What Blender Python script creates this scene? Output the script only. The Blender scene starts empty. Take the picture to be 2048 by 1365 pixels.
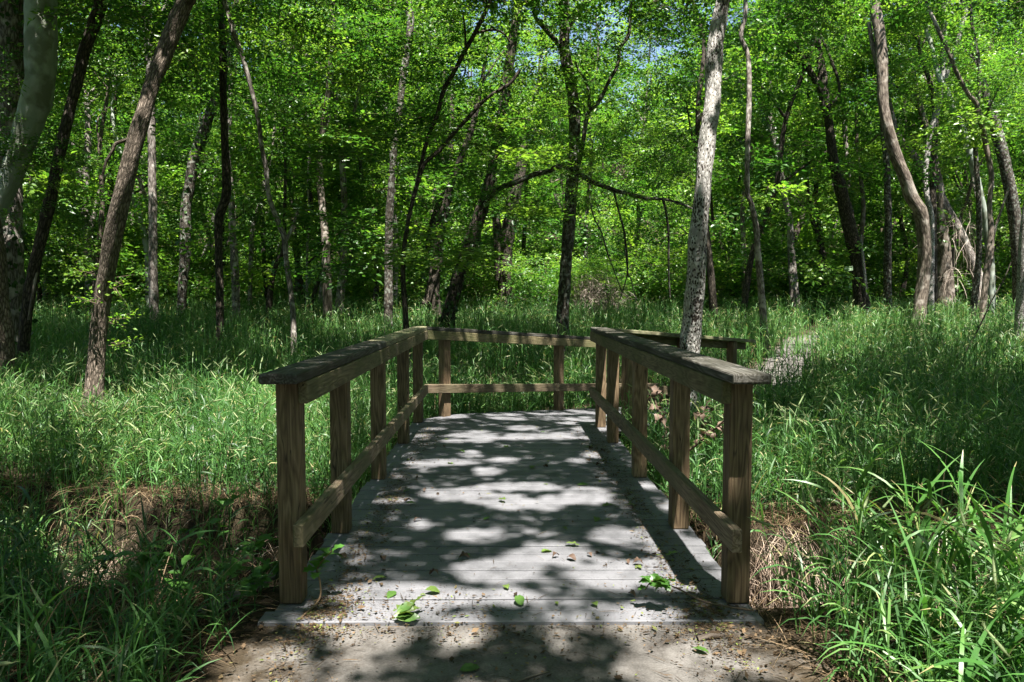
import bpy, bmesh, math
import numpy as np
from mathutils import Vector, Matrix

rng = np.random.default_rng(11)
scene = bpy.context.scene
C = scene.collection

# ------------------------------------------------------------------ camera
F = 1540.0                       # focal length in pixels of the 2048 x 1365 photograph
cam_d = bpy.data.cameras.new('camera'); cam = bpy.data.objects.new('camera', cam_d); C.objects.link(cam)
cam_d.sensor_width = 36.0; cam_d.lens = F/2048*36.0; cam_d.clip_end = 600; cam_d.clip_start = 0.05
cam.location = (0, 0, 1.2)
cam.rotation_euler = (math.radians(90-3.252), 0, math.radians(-0.52))
scene.camera = cam
CR = np.array(cam.rotation_euler.to_matrix())
CP = np.array([0, 0, 1.2])

def at(px, py, Y):
    d = CR @ np.array([(px-1024)/F, -(py-682.5)/F, -1.0])
    return CP + d*(Y/d[1])

# ------------------------------------------------------------------ light
SUN = np.array([0.10, -0.37, 0.925]); SUN /= np.linalg.norm(SUN)
EXPOSURE = 2.35
ld = bpy.data.lights.new('sun', 'SUN'); ld.energy = 5.0; ld.angle = math.radians(0.53); ld.color = (1.0, 0.95, 0.88)
lo = bpy.data.objects.new('sun', ld); C.objects.link(lo)
lo.rotation_euler = Vector(SUN).to_track_quat('Z', 'Y').to_euler(); lo.location = (0, -10, 30)
w = bpy.data.worlds.new('World'); scene.world = w; w.use_nodes = True
nt = w.node_tree; nt.nodes.clear()
sk = nt.nodes.new('ShaderNodeTexSky'); sk.sky_type = 'NISHITA'; sk.sun_disc = False
sk.sun_elevation = math.asin(SUN[2]); sk.sun_rotation = math.atan2(SUN[0], SUN[1])
bg = nt.nodes.new('ShaderNodeBackground'); bg.inputs['Strength'].default_value = 0.05
ow = nt.nodes.new('ShaderNodeOutputWorld')
nt.links.new(sk.outputs[0], bg.inputs[0]); nt.links.new(bg.outputs[0], ow.inputs[0])
vs = scene.view_settings; scene.display_settings.display_device = 'sRGB'
vs.view_transform = 'Standard'; vs.look = 'None'; vs.exposure = EXPOSURE; vs.gamma = 1
cy = scene.cycles
scene.render.engine = 'CYCLES'
cy.use_denoising = True
cy.max_bounces = 4; cy.diffuse_bounces = 2; cy.glossy_bounces = 2; cy.transmission_bounces = 4; cy.transparent_max_bounces = 4
cy.sample_clamp_indirect = 6
scene.render.use_persistent_data = False

# ------------------------------------------------------------------ helpers
def tag(o, label=None, cat=None, group=None, kind=None):
    if label: o['label'] = label
    if cat: o['category'] = cat
    if group: o['group'] = group
    if kind: o['kind'] = kind
    return o

def empty(name, loc=(0, 0, 0), rz=0.0):
    o = bpy.data.objects.new(name, None); C.objects.link(o)
    o.location = Vector([float(v) for v in loc]); o.rotation_euler = (0, 0, rz); o.empty_display_size = 0.1
    return o

def link(name, me, mat=None, parent=None, loc=None):
    o = bpy.data.objects.new(name, me); C.objects.link(o)
    if mat is not None:
        for m in (mat if isinstance(mat, (list, tuple)) else [mat]): me.materials.append(m)
    if parent is not None: o.parent = parent
    if loc is not None: o.location = Vector([float(v) for v in loc])
    return o

def npmesh(name, verts, faces, mats=None, tint=None, uv=None, smooth=False):
    """faces: list of int arrays (M,k); mats / tint: one array per face list; uv: per-vertex (N,2)"""
    me = bpy.data.meshes.new(name)
    verts = np.asarray(verts, np.float32)
    faces = [np.asarray(f, np.int32) for f in faces if len(f)]
    me.vertices.add(len(verts)); me.vertices.foreach_set('co', verts.ravel())
    nl = sum(f.size for f in faces); npf = sum(len(f) for f in faces)
    me.loops.add(nl); me.polygons.add(npf)
    li = np.concatenate([f.ravel() for f in faces])
    tot = np.concatenate([np.full(len(f), f.shape[1], np.int32) for f in faces])
    st = np.concatenate([[0], np.cumsum(tot)[:-1]]).astype(np.int32)
    me.loops.foreach_set('vertex_index', li)
    me.polygons.foreach_set('loop_start', st); me.polygons.foreach_set('loop_total', tot)
    if mats is not None: me.polygons.foreach_set('material_index', np.concatenate(mats).astype(np.int32))
    if smooth: me.polygons.foreach_set('use_smooth', np.ones(npf, bool))
    if tint is not None:
        a = me.attributes.new('tint', 'FLOAT', 'FACE'); a.data.foreach_set('value', np.concatenate(tint).astype(np.float32))
    if uv is not None:
        l = me.uv_layers.new(name='UVMap'); l.data.foreach_set('uv', np.asarray(uv, np.float32)[li].ravel())
    me.update(calc_edges=True); me.validate()
    return me

def unit(v):
    return v/np.maximum(np.linalg.norm(v, axis=-1, keepdims=True), 1e-9)

def smooth01(a, b, x):
    t = np.clip((x-a)/(b-a), 0, 1); return t*t*(3-2*t)

def vnoise(x, y, s=1.0, seed=0):
    """cheap smooth value noise from sines"""
    x = np.asarray(x)*s; y = np.asarray(y)*s; k = seed*1.7
    return (np.sin(x*1.3+y*0.7+k)+np.sin(x*0.6-y*1.5+2.1+k*2)+np.sin(x*2.3+y*1.9+4.2+k*3)*0.6+np.sin(-x*3.1+y*2.7+1.2+k)*0.4)/3.0

# ------------------------------------------------------------------ materials
def new_mat(name):
    m = bpy.data.materials.new(name); m.use_nodes = True
    n = m.node_tree; n.nodes.clear()
    out = n.nodes.new('ShaderNodeOutputMaterial'); return m, n, out

def node(n, t, **kw):
    x = n.nodes.new(t)
    for k, v in kw.items(): setattr(x, k, v)
    return x

def ramp(n, stops):
    r = n.nodes.new('ShaderNodeValToRGB'); e = r.color_ramp.elements
    while len(e) < len(stops): e.new(0.5)
    for i, (p, c) in enumerate(stops):
        e[i].position = p; e[i].color = (*c, 1) if len(c) == 3 else c
    return r

def leaf_mat(name, stops, transl=0.42, tcol=(1.32, 1.40, 0.62), rough=0.38, spec=0.5):
    m, n, out = new_mat(name); L = n.links.new
    a = node(n, 'ShaderNodeAttribute', attribute_name='tint')
    r = ramp(n, stops); L(a.outputs['Fac'], r.inputs[0])
    oi = node(n, 'ShaderNodeObjectInfo')
    hs = node(n, 'ShaderNodeHueSaturation')
    mr = node(n, 'ShaderNodeMapRange'); mr.inputs['To Min'].default_value = 0.8; mr.inputs['To Max'].default_value = 1.25
    L(oi.outputs['Random'], mr.inputs['Value']); L(mr.outputs[0], hs.inputs['Value']); L(r.outputs[0], hs.inputs['Color'])
    p = node(n, 'ShaderNodeBsdfPrincipled'); p.inputs['Roughness'].default_value = rough
    p.inputs['Specular IOR Level'].default_value = spec
    L(hs.outputs[0], p.inputs['Base Color'])
    mx = node(n, 'ShaderNodeMix', data_type='RGBA', blend_type='MULTIPLY'); mx.inputs[0].default_value = 1
    L(hs.outputs[0], mx.inputs[6]); mx.inputs[7].default_value = (*tcol, 1)
    t = node(n, 'ShaderNodeBsdfTranslucent'); L(mx.outputs[2], t.inputs['Color'])
    ms = node(n, 'ShaderNodeMixShader'); ms.inputs[0].default_value = transl
    L(p.outputs[0], ms.inputs[1]); L(t.outputs[0], ms.inputs[2]); L(ms.outputs[0], out.inputs[0])
    return m

LEAF = leaf_mat('leaf_green', [(0, (.022, .075, .013)), (.5, (.068, .17, .026)), (1, (.18, .29, .045))], .5)
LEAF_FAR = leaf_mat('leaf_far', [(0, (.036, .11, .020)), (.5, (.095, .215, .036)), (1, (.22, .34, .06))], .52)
LEAF_DARK = leaf_mat('leaf_dark', [(0, (.012, .045, .008)), (1, (.04, .10, .014))], .35)
FORB = leaf_mat('forb_leaf', [(0, (.025, .085, .016)), (1, (.075, .18, .03))], .4)
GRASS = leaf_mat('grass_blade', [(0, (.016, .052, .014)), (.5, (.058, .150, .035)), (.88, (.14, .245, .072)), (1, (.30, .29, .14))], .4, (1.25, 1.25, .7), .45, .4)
TALLG = leaf_mat('tall_grass_blade', [(0, (.025, .085, .018)), (.6, (.06, .16, .03)), (.85, (.115, .22, .055)), (1, (.27, .24, .11))], .4, (1.2, 1.3, .6), .4, .45)
SEED = leaf_mat('seed_head', [(0, (.12, .18, .07)), (1, (.28, .33, .17))], .4, (1.2, 1.2, .8), .6, .2)
DRY = leaf_mat('dry_blade', [(0, (.04, .026, .014)), (.5, (.13, .088, .05)), (1, (.30, .22, .135))], .2, (1.1, 1, .8), .7, .15)
ROOT = leaf_mat('root_strand', [(0, (.06, .042, .03)), (.6, (.19, .14, .105)), (1, (.36, .29, .23))], .05, (1, 1, 1), .8, .1)
LITTER = leaf_mat('litter', [(0, (.018, .012, .007)), (.45, (.06, .04, .022)), (.8, (.14, .095, .055)), (.9, (.10, .13, .03)), (1, (.17, .22, .05))], .1, (1, 1, .8), .75, .15)
CURL = leaf_mat('curled_brown_leaf', [(0, (.03, .018, .012)), (.5, (.085, .055, .038)), (1, (.19, .135, .105))], .15, (1.1, .9, .7), .6, .25)
VINE = leaf_mat('dry_vine', [(0, (.16, .12, .10)), (1, (.42, .36, .30))], .1, (1, 1, 1), .8, .1)
TWIG = leaf_mat('twig_bark', [(0, (.04, .028, .02)), (1, (.16, .12, .09))], 0.0, (1, 1, 1), .85, .1)

def bark(name, dark, mid, light, su=26, sv=5, bump=0.6, patch=None, patch_scale=9, patch_at=.6, spots=None, spots_at=.2, big=None):
    m, n, out = new_mat(name); L = n.links.new
    uv = node(n, 'ShaderNodeUVMap')
    mp = node(n, 'ShaderNodeMapping'); mp.inputs['Scale'].default_value = (su, sv, 1); L(uv.outputs[0], mp.inputs[0])
    nz = node(n, 'ShaderNodeTexNoise'); nz.inputs['Scale'].default_value = 1; nz.inputs['Detail'].default_value = 6; nz.inputs['Roughness'].default_value = .65
    L(mp.outputs[0], nz.inputs['Vector'])
    vo = node(n, 'ShaderNodeTexVoronoi', feature='DISTANCE_TO_EDGE'); vo.inputs['Scale'].default_value = 1.3
    ad = node(n, 'ShaderNodeVectorMath', operation='ADD'); sc = node(n, 'ShaderNodeVectorMath', operation='SCALE'); sc.inputs['Scale'].default_value = 1.1
    L(nz.outputs['Color'], sc.inputs[0]); L(mp.outputs[0], ad.inputs[0]); L(sc.outputs[0], ad.inputs[1]); L(ad.outputs[0], vo.inputs['Vector'])
    r = ramp(n, [(.0, dark), (.22, mid), (.6, light)])
    mul = node(n, 'ShaderNodeMath', operation='MULTIPLY'); L(vo.outputs['Distance'], mul.inputs[0]); mul.inputs[1].default_value = 1.3
    mixv = node(n, 'ShaderNodeMath', operation='MULTIPLY'); L(nz.outputs['Fac'], mixv.inputs[0]); L(mul.outputs[0], mixv.inputs[1])
    add2 = node(n, 'ShaderNodeMath', operation='MULTIPLY'); L(mixv.outputs[0], add2.inputs[0]); add2.inputs[1].default_value = 2.2
    L(add2.outputs[0], r.inputs[0])
    col = r.outputs[0]
    tc = node(n, 'ShaderNodeTexCoord')
    if patch:
        pn = node(n, 'ShaderNodeTexNoise'); pn.inputs['Scale'].default_value = patch_scale; pn.inputs['Detail'].default_value = 5
        L(tc.outputs['Object'], pn.inputs['Vector'])
        pr = ramp(n, [(patch_at-.05, (0, 0, 0)), (patch_at+.06, (.9, .9, .9))]); L(pn.outputs['Fac'], pr.inputs[0])
        mx = node(n, 'ShaderNodeMix', data_type='RGBA'); L(pr.outputs[0], mx.inputs[0]); L(col, mx.inputs[6]); mx.inputs[7].default_value = (*patch, 1)
        col = mx.outputs[2]
    if spots:
        mp2 = node(n, 'ShaderNodeMapping'); mp2.inputs['Scale'].default_value = (55, 30, 1); L(uv.outputs[0], mp2.inputs[0])
        v2 = node(n, 'ShaderNodeTexVoronoi'); v2.inputs['Scale'].default_value = 1; v2.inputs['Randomness'].default_value = 1; L(mp2.outputs[0], v2.inputs['Vector'])
        n2 = node(n, 'ShaderNodeTexNoise'); n2.inputs['Scale'].default_value = 5; L(tc.outputs['Object'], n2.inputs['Vector'])
        ms = node(n, 'ShaderNodeMath', operation='ADD'); L(v2.outputs['Distance'], ms.inputs[0])
        ms2 = node(n, 'ShaderNodeMath', operation='MULTIPLY_ADD'); L(n2.outputs['Fac'], ms2.inputs[0]); ms2.inputs[1].default_value = .9; ms2.inputs[2].default_value = -.45; L(ms2.outputs[0], ms.inputs[1])
        sr = ramp(n, [(spots_at, (1, 1, 1)), (spots_at+.09, (0, 0, 0))]); L(ms.outputs[0], sr.inputs[0])
        mx = node(n, 'ShaderNodeMix', data_type='RGBA'); L(sr.outputs[0], mx.inputs[0]); L(col, mx.inputs[6]); mx.inputs[7].default_value = (*spots, 1)
        col = mx.outputs[2]
    p = node(n, 'ShaderNodeBsdfPrincipled'); p.inputs['Roughness'].default_value = .9; p.inputs['Specular IOR Level'].default_value = .15
    L(col, p.inputs['Base Color'])
    b = node(n, 'ShaderNodeBump'); b.inputs['Strength'].default_value = bump; b.inputs['Distance'].default_value = .02
    L(add2.outputs[0], b.inputs['Height']); L(b.outputs[0], p.inputs['Normal']); L(p.outputs[0], out.inputs[0])
    return m

BARK = bark('bark_ridged', (.03, .024, .018), (.11, .088, .068), (.23, .19, .155), 34, 8, .9)
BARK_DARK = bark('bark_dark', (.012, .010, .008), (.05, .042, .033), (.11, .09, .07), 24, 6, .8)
BARK_GREY = bark('bark_grey', (.05, .043, .036), (.15, .13, .115), (.26, .235, .21), 22, 5, .5, patch=(.32, .30, .27), patch_scale=5, patch_at=.58)
BARK_LICHEN = bark('bark_lichen', (.016, .014, .011), (.06, .052, .042), (.12, .105, .085), 20, 5, .6, patch=(.19, .20, .17), patch_scale=14, patch_at=.57)
BARK_PALE = bark('bark_pale_pitted', (.17, .16, .145), (.32, .305, .285), (.43, .415, .395), 20, 9, .6, patch=(.20, .185, .17), patch_scale=6, patch_at=.6, spots=(.03, .023, .018), spots_at=.32)
BARK_TAN = bark('bark_tan', (.05, .04, .032), (.13, .107, .086), (.20, .17, .138), 16, 3.5, .5, patch=(.24, .215, .185), patch_scale=4, patch_at=.58)
BARK_SYC = bark('bark_smooth_pale', (.22, .25, .21), (.26, .29, .25), (.30, .33, .29), 5, 2, .25, patch=(.13, .14, .105), patch_scale=3.2, patch_at=.54)

def wood(name, dark, mid, light, green=None, rough=.8, sc=1.0):
    m, n, out = new_mat(name); L = n.links.new
    tc = node(n, 'ShaderNodeTexCoord'); oi = node(n, 'ShaderNodeObjectInfo')
    off = node(n, 'ShaderNodeVectorMath', operation='ADD'); cmb = node(n, 'ShaderNodeCombineXYZ')
    mm = node(n, 'ShaderNodeMath', operation='MULTIPLY'); L(oi.outputs['Random'], mm.inputs[0]); mm.inputs[1].default_value = 7.3
    for k in range(3): L(mm.outputs[0], cmb.inputs[k])
    L(tc.outputs['Object'], off.inputs[0]); L(cmb.outputs[0], off.inputs[1])
    mp = node(n, 'ShaderNodeMapping'); mp.inputs['Scale'].default_value = (1.1*sc, 9, 9); L(off.outputs[0], mp.inputs[0])
    wn = node(n, 'ShaderNodeTexNoise'); wn.inputs['Scale'].default_value = 1.5; wn.inputs['Detail'].default_value = 2; L(mp.outputs[0], wn.inputs['Vector'])
    # growth rings cut by the faces of the lumber
    wv = node(n, 'ShaderNodeMath', operation='MULTIPLY'); L(wn.outputs['Fac'], wv.inputs[0]); wv.inputs[1].default_value = 22
    fr = node(n, 'ShaderNodeMath', operation='PINGPONG'); L(wv.outputs[0], fr.inputs[0]); fr.inputs[1].default_value = 1
    fi = node(n, 'ShaderNodeTexNoise'); fi.inputs['Scale'].default_value = 1; fi.inputs['Detail'].default_value = 4
    mp2 = node(n, 'ShaderNodeMapping'); mp2.inputs['Scale'].default_value = (6, 130, 130); L(off.outputs[0], mp2.inputs[0]); L(mp2.outputs[0], fi.inputs['Vector'])
    bl = node(n, 'ShaderNodeTexNoise'); bl.inputs['Scale'].default_value = 3.5; bl.inputs['Detail'].default_value = 5; L(off.outputs[0], bl.inputs['Vector'])
    a1 = node(n, 'ShaderNodeMath', operation='MULTIPLY_ADD'); L(fr.outputs[0], a1.inputs[0]); a1.inputs[1].default_value = .42; L(fi.outputs['Fac'], a1.inputs[2])
    a2 = node(n, 'ShaderNodeMath', operation='MULTIPLY_ADD'); L(bl.outputs['Fac'], a2.inputs[0]); a2.inputs[1].default_value = .7; L(a1.outputs[0], a2.inputs[2])
    a3 = node(n, 'ShaderNodeMath', operation='MULTIPLY'); L(a2.outputs[0], a3.inputs[0]); a3.inputs[1].default_value = .62
    r = ramp(n, [(.35, dark), (.62, mid), (.88, light)]); L(a3.outputs[0], r.inputs[0])
    col = r.outputs[0]
    if green:
        g = node(n, 'ShaderNodeTexNoise'); g.inputs['Scale'].default_value = 2.2; g.inputs['Detail'].default_value = 6; L(off.outputs[0], g.inputs['Vector'])
        gr = ramp(n, [(.42, (0, 0, 0)), (.62, (.75, .75, .75))]); L(g.outputs['Fac'], gr.inputs[0])
        mx = node(n, 'ShaderNodeMix', data_type='RGBA'); L(gr.outputs[0], mx.inputs[0]); L(col, mx.inputs[6]); mx.inputs[7].default_value = (*green, 1)
        col = mx.outputs[2]
    mp3 = node(n, 'ShaderNodeMapping'); mp3.inputs['Scale'].default_value = (2.2, 34, 34); L(off.outputs[0], mp3.inputs[0])
    ck = node(n, 'ShaderNodeTexNoise'); ck.inputs['Scale'].default_value = 1; ck.inputs['Detail'].default_value = 1; L(mp3.outputs[0], ck.inputs['Vector'])
    cr = ramp(n, [(.0, (0, 0, 0)), (.485, (0, 0, 0)), (.5, (1, 1, 1)), (.515, (0, 0, 0))]); L(ck.outputs['Fac'], cr.inputs[0])
    cg = node(n, 'ShaderNodeMath', operation='MULTIPLY'); cgr = ramp(n, [(.50, (0, 0, 0)), (.56, (.9, .9, .9))]); L(bl.outputs['Fac'], cgr.inputs[0]); L(cr.outputs[0], cg.inputs[0]); L(cgr.outputs[0], cg.inputs[1])
    mxc = node(n, 'ShaderNodeMix', data_type='RGBA'); L(cg.outputs[0], mxc.inputs[0]); L(col, mxc.inputs[6]); mxc.inputs[7].default_value = (.012, .009, .006, 1); col = mxc.outputs[2]
    vr = node(n, 'ShaderNodeMapRange'); vr.inputs['To Min'].default_value = .82; vr.inputs['To Max'].default_value = 1.15; L(oi.outputs['Random'], vr.inputs['Value'])
    hs = node(n, 'ShaderNodeHueSaturation'); L(vr.outputs[0], hs.inputs['Value']); L(col, hs.inputs['Color'])
    p = node(n, 'ShaderNodeBsdfPrincipled'); p.inputs['Roughness'].default_value = rough; p.inputs['Specular IOR Level'].default_value = .25
    L(hs.outputs[0], p.inputs['Base Color'])
    b = node(n, 'ShaderNodeBump'); b.inputs['Strength'].default_value = .35; b.inputs['Distance'].default_value = .004
    L(a1.outputs[0], b.inputs['Height']); L(b.outputs[0], p.inputs['Normal']); L(p.outputs[0], out.inputs[0])
    return m

W_POST = wood('post_timber', (.030, .020, .011), (.105, .071, .040), (.185, .135, .080))
W_RAIL = wood('rail_timber', (.04, .031, .016), (.12, .095, .053), (.20, .165, .10), green=(.075, .08, .032))
W_LOW = wood('lower_rail_timber', (.04, .029, .017), (.105, .078, .05), (.19, .15, .105), green=(.085, .08, .042))
W_CAP = wood('cap_timber_weathered', (.013, .012, .009), (.042, .039, .031), (.125, .12, .108), green=(.022, .020, .013), sc=.8)
W_CAPN = wood('cap_timber_newer', (.06, .055, .03), (.14, .13, .075), (.22, .21, .14), green=(.10, .105, .05))

def deck_mat():
    m, n, out = new_mat('deck_board'); L = n.links.new
    a = node(n, 'ShaderNodeAttribute', attribute_name='tint'); tc = node(n, 'ShaderNodeTexCoord')
    mp = node(n, 'ShaderNodeMapping'); mp.inputs['Scale'].default_value = (3, 60, 60); L(tc.outputs['Object'], mp.inputs[0])
    f = node(n, 'ShaderNodeTexNoise'); f.inputs['Scale'].default_value = 1; f.inputs['Detail'].default_value = 5; L(mp.outputs[0], f.inputs['Vector'])
    b = node(n, 'ShaderNodeTexNoise'); b.inputs['Scale'].default_value = 4; b.inputs['Detail'].default_value = 8; b.inputs['Roughness'].default_value = .7; L(tc.outputs['Object'], b.inputs['Vector'])
    g = node(n, 'ShaderNodeTexNoise'); g.inputs['Scale'].default_value = 140; g.inputs['Detail'].default_value = 2; L(tc.outputs['Object'], g.inputs['Vector'])
    a1 = node(n, 'ShaderNodeMath', operation='MULTIPLY_ADD'); L(a.outputs['Fac'], a1.inputs[0]); a1.inputs[1].default_value = .34; L(b.outputs['Fac'], a1.inputs[2])
    a2 = node(n, 'ShaderNodeMath', operation='MULTIPLY_ADD'); L(f.outputs['Fac'], a2.inputs[0]); a2.inputs[1].default_value = .35; L(a1.outputs[0], a2.inputs[2])
    a3 = node(n, 'ShaderNodeMath', operation='MULTIPLY_ADD'); L(g.outputs['Fac'], a3.inputs[0]); a3.inputs[1].default_value = .85; L(a2.outputs[0], a3.inputs[2])
    mo = node(n, 'ShaderNodeTexNoise'); mo.inputs['Scale'].default_value = 1.7; mo.inputs['Detail'].default_value = 9; mo.inputs['Roughness'].default_value = .75; L(tc.outputs['Object'], mo.inputs['Vector'])
    a4 = node(n, 'ShaderNodeMath', operation='MULTIPLY_ADD'); L(mo.outputs['Fac'], a4.inputs[0]); a4.inputs[1].default_value = .7; L(a3.outputs[0], a4.inputs[2])
    r = ramp(n, [(.40, (.019, .020, .021)), (.60, (.066, .067, .071)), (.90, (.122, .122, .131))]); 
    sc = node(n, 'ShaderNodeMath', operation='MULTIPLY'); L(a4.outputs[0], sc.inputs[0]); sc.inputs[1].default_value = .53
    L(sc.outputs[0], r.inputs[0])
    p = node(n, 'ShaderNodeBsdfPrincipled'); p.inputs['Roughness'].default_value = .7; p.inputs['Specular IOR Level'].default_value = .3
    L(r.outputs[0], p.inputs['Base Color'])
    bp = node(n, 'ShaderNodeBump'); bp.inputs['Strength'].default_value = .3; bp.inputs['Distance'].default_value = .003; L(a3.outputs[0], bp.inputs['Height']); L(bp.outputs[0], p.inputs['Normal'])
    L(p.outputs[0], out.inputs[0]); return m
DECK = deck_mat()

def soil_mat(name, stops, sc=6, fine=90):
    m, n, out = new_mat(name); L = n.links.new
    tc = node(n, 'ShaderNodeTexCoord')
    a = node(n, 'ShaderNodeTexNoise'); a.inputs['Scale'].default_value = sc; a.inputs['Detail'].default_value = 8; a.inputs['Roughness'].default_value = .7; L(tc.outputs['Object'], a.inputs['Vector'])
    b = node(n, 'ShaderNodeTexVoronoi'); b.inputs['Scale'].default_value = fine; L(tc.outputs['Object'], b.inputs['Vector'])
    s = node(n, 'ShaderNodeMath', operation='MULTIPLY_ADD'); L(b.outputs['Distance'], s.inputs[0]); s.inputs[1].default_value = .3; L(a.outputs['Fac'], s.inputs[2])
    r = ramp(n, stops); L(s.outputs[0], r.inputs[0])
    p = node(n, 'ShaderNodeBsdfPrincipled'); p.inputs['Roughness'].default_value = .95; p.inputs['Specular IOR Level'].default_value = .1
    L(r.outputs[0], p.inputs['Base Color'])
    bp = node(n, 'ShaderNodeBump'); bp.inputs['Strength'].default_value = .6; bp.inputs['Distance'].default_value = .02; L(s.outputs[0], bp.inputs['Height']); L(bp.outputs[0], p.inputs['Normal'])
    L(p.outputs[0], out.inputs[0]); return m
SOIL = soil_mat('soil', [(.35, (.006, .005, .003)), (.55, (.016, .012, .008)), (.75, (.036, .028, .017)), (.9, (.02, .022, .009))], 2.2, 60)
SAND = soil_mat('sandy_path', [(.4, (.09, .073, .057)), (.6, (.185, .16, .135)), (.85, (.27, .245, .215))], 5, 110)

# ------------------------------------------------------------------ terrain
def ditch_c(x):   return 4.35 + .18*np.sin(x*1.1+.4) - np.where(x > 0, .42, .10)*np.clip(x, -9, 2.2)
def ground(x, y):
    x = np.asarray(x, float); y = np.asarray(y, float)
    z = -.05 + smooth01(2.6, 6.5, y)*(-.27)
    z = z + np.clip(y-9.3, 0, 13)*.066 + np.clip(y-22.3, 0, 20)*.012
    z = z + vnoise(x, y, .8, 1)*.05 + vnoise(x, y, 2.6, 2)*.025
    left = smooth01(-2.3, -4.2, x)
    hw = 1.0 + left*.35 - .33*smooth01(.8, 1.6, x); dep = 1.15 - left*.6
    d = np.abs(y-ditch_c(x))/hw
    z = z - dep*(1-smooth01(.70, 1.05, d))
    z = z + smooth01(60, 120, np.hypot(x*.9, y))*24
    # flat approach in front of the boards
    near = smooth01(3.05, 2.8, y)*smooth01(1.7, .95, np.abs(x))
    return z*(1-near) + (-.020)*near
def gax(lo, hi, f0, f1, step, grow):
    a = list(np.arange(f0, f1+1e-6, step)); s = step
    while a[-1] < hi: s *= grow; a.append(a[-1]+s)
    s = step; b = []
    x = f0
    while x > lo: s *= grow; x -= s; b.append(x)
    return np.array(b[::-1]+a)
gx = gax(-170, 170, -7, 7, .1, 1.12); gy = gax(-60, 170, 1.0, 11, .1, 1.12)
X, Y = np.meshgrid(gx, gy); Z = ground(X, Y)
nx, ny = len(gx), len(gy)
idx = np.arange(nx*ny).reshape(ny, nx)
q = np.stack([idx[:-1, :-1], idx[:-1, 1:], idx[1:, 1:], idx[1:, :-1]], -1).reshape(-1, 4)
tag(link('ground', npmesh('ground', np.stack([X, Y, Z], -1).reshape(-1, 3), [q], smooth=True), SOIL), kind='structure')

def path_mat():
    m, n, out = new_mat('trodden_path'); L = n.links.new
    tc = node(n, 'ShaderNodeTexCoord'); at_ = node(n, 'ShaderNodeAttribute', attribute_name='edge')
    a = node(n, 'ShaderNodeTexNoise'); a.inputs['Scale'].default_value = 5; a.inputs['Detail'].default_value = 9; a.inputs['Roughness'].default_value = .72; L(tc.outputs['Object'], a.inputs['Vector'])
    b = node(n, 'ShaderNodeTexNoise'); b.inputs['Scale'].default_value = 150; b.inputs['Detail'].default_value = 3; L(tc.outputs['Object'], b.inputs['Vector'])
    s = node(n, 'ShaderNodeMath', operation='MULTIPLY_ADD'); L(b.outputs['Fac'], s.inputs[0]); s.inputs[1].default_value = .35; L(a.outputs['Fac'], s.inputs[2])
    r1 = ramp(n, [(.45, (.042, .038, .034)), (.68, (.090, .084, .077)), (.9, (.14, .132, .124))]); L(s.outputs[0], r1.inputs[0])
    r2 = ramp(n, [(.45, (.012, .009, .006)), (.7, (.038, .029, .018)), (.9, (.07, .053, .032))]); L(s.outputs[0], r2.inputs[0])
    e = node(n, 'ShaderNodeMath', operation='MULTIPLY_ADD'); L(a.outputs['Fac'], e.inputs[0]); e.inputs[1].default_value = 1.6; L(at_.outputs['Fac'], e.inputs[2])
    er = ramp(n, [(.55, (0, 0, 0)), (.8, (1, 1, 1))]); e2 = node(n, 'ShaderNodeMath', operation='MULTIPLY'); L(e.outputs[0], e2.inputs[0]); e2.inputs[1].default_value = .5; L(e2.outputs[0], er.inputs[0])
    mx = node(n, 'ShaderNodeMix', data_type='RGBA'); L(er.outputs[0], mx.inputs[0]); L(r2.outputs[0], mx.inputs[6]); L(r1.outputs[0], mx.inputs[7])
    p = node(n, 'ShaderNodeBsdfPrincipled'); p.inputs['Roughness'].default_value = .95; p.inputs['Specular IOR Level'].default_value = .1; L(mx.outputs[2], p.inputs['Base Color'])
    bp = node(n, 'ShaderNodeBump'); bp.inputs['Strength'].default_value = .5; bp.inputs['Distance'].default_value = .012; L(s.outputs[0], bp.inputs['Height']); L(bp.outputs[0], p.inputs['Normal'])
    L(p.outputs[0], out.inputs[0]); return m
PATHM = path_mat()
def ribbon_sheet(name, line, widths, mat, lift=.006, seg=60, side=9):
    line = np.array(line, float); t = np.linspace(0, 1, len(line)); u = np.linspace(0, 1, seg)
    x = np.interp(u, t, line[:, 0]); y = np.interp(u, t, line[:, 1]); wd = np.interp(u, t, widths)
    dx, dy = np.gradient(x), np.gradient(y); n_ = np.hypot(dx, dy); sx, sy = dy/n_, -dx/n_
    v = []
    for k in range(side):
        o = (k/(side-1)-.5)*wd*(1+.16*vnoise(u*30, u*11+k*.2, 1, k // 5))
        px, py = x+sx*o, y+sy*o
        v.append(np.stack([px, py, ground(px, py)+lift], -1))
    v = np.stack(v, 1); i = np.arange(seg*side).reshape(seg, side)
    f = np.stack([i[:-1, :-1], i[:-1, 1:], i[1:, 1:], i[1:, :-1]], -1).reshape(-1, 4)
    me = npmesh(name, v.reshape(-1, 3), [f], smooth=True)
    ea = 1.05-1.5*np.abs(np.linspace(-1, 1, side))**2.2; a = me.attributes.new('edge', 'FLOAT', 'POINT'); a.data.foreach_set('value', np.broadcast_to(ea[None], (seg, side)).astype(np.float32).ravel())
    return tag(link(name, me, mat), kind='structure')
FARPATH = np.array([(3.0, 9.7), (3.9, 11.3), (4.75, 13), (5.6, 15), (6.9, 17.6), (9.5, 20.5), (13, 23), (17, 26)])
ribbon_sheet('trail', FARPATH, [1.1, 1.2, 1.3, 1.2, 1.3, 1.2, 1.0, .9], PATHM, .012)
ribbon_sheet('approach_path', [(.15, -6), (.1, 0), (.05, 1.5), (.05, 2.80)], [3.0, 2.9, 2.7, 2.6], PATHM, .004, 90, 15)
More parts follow.
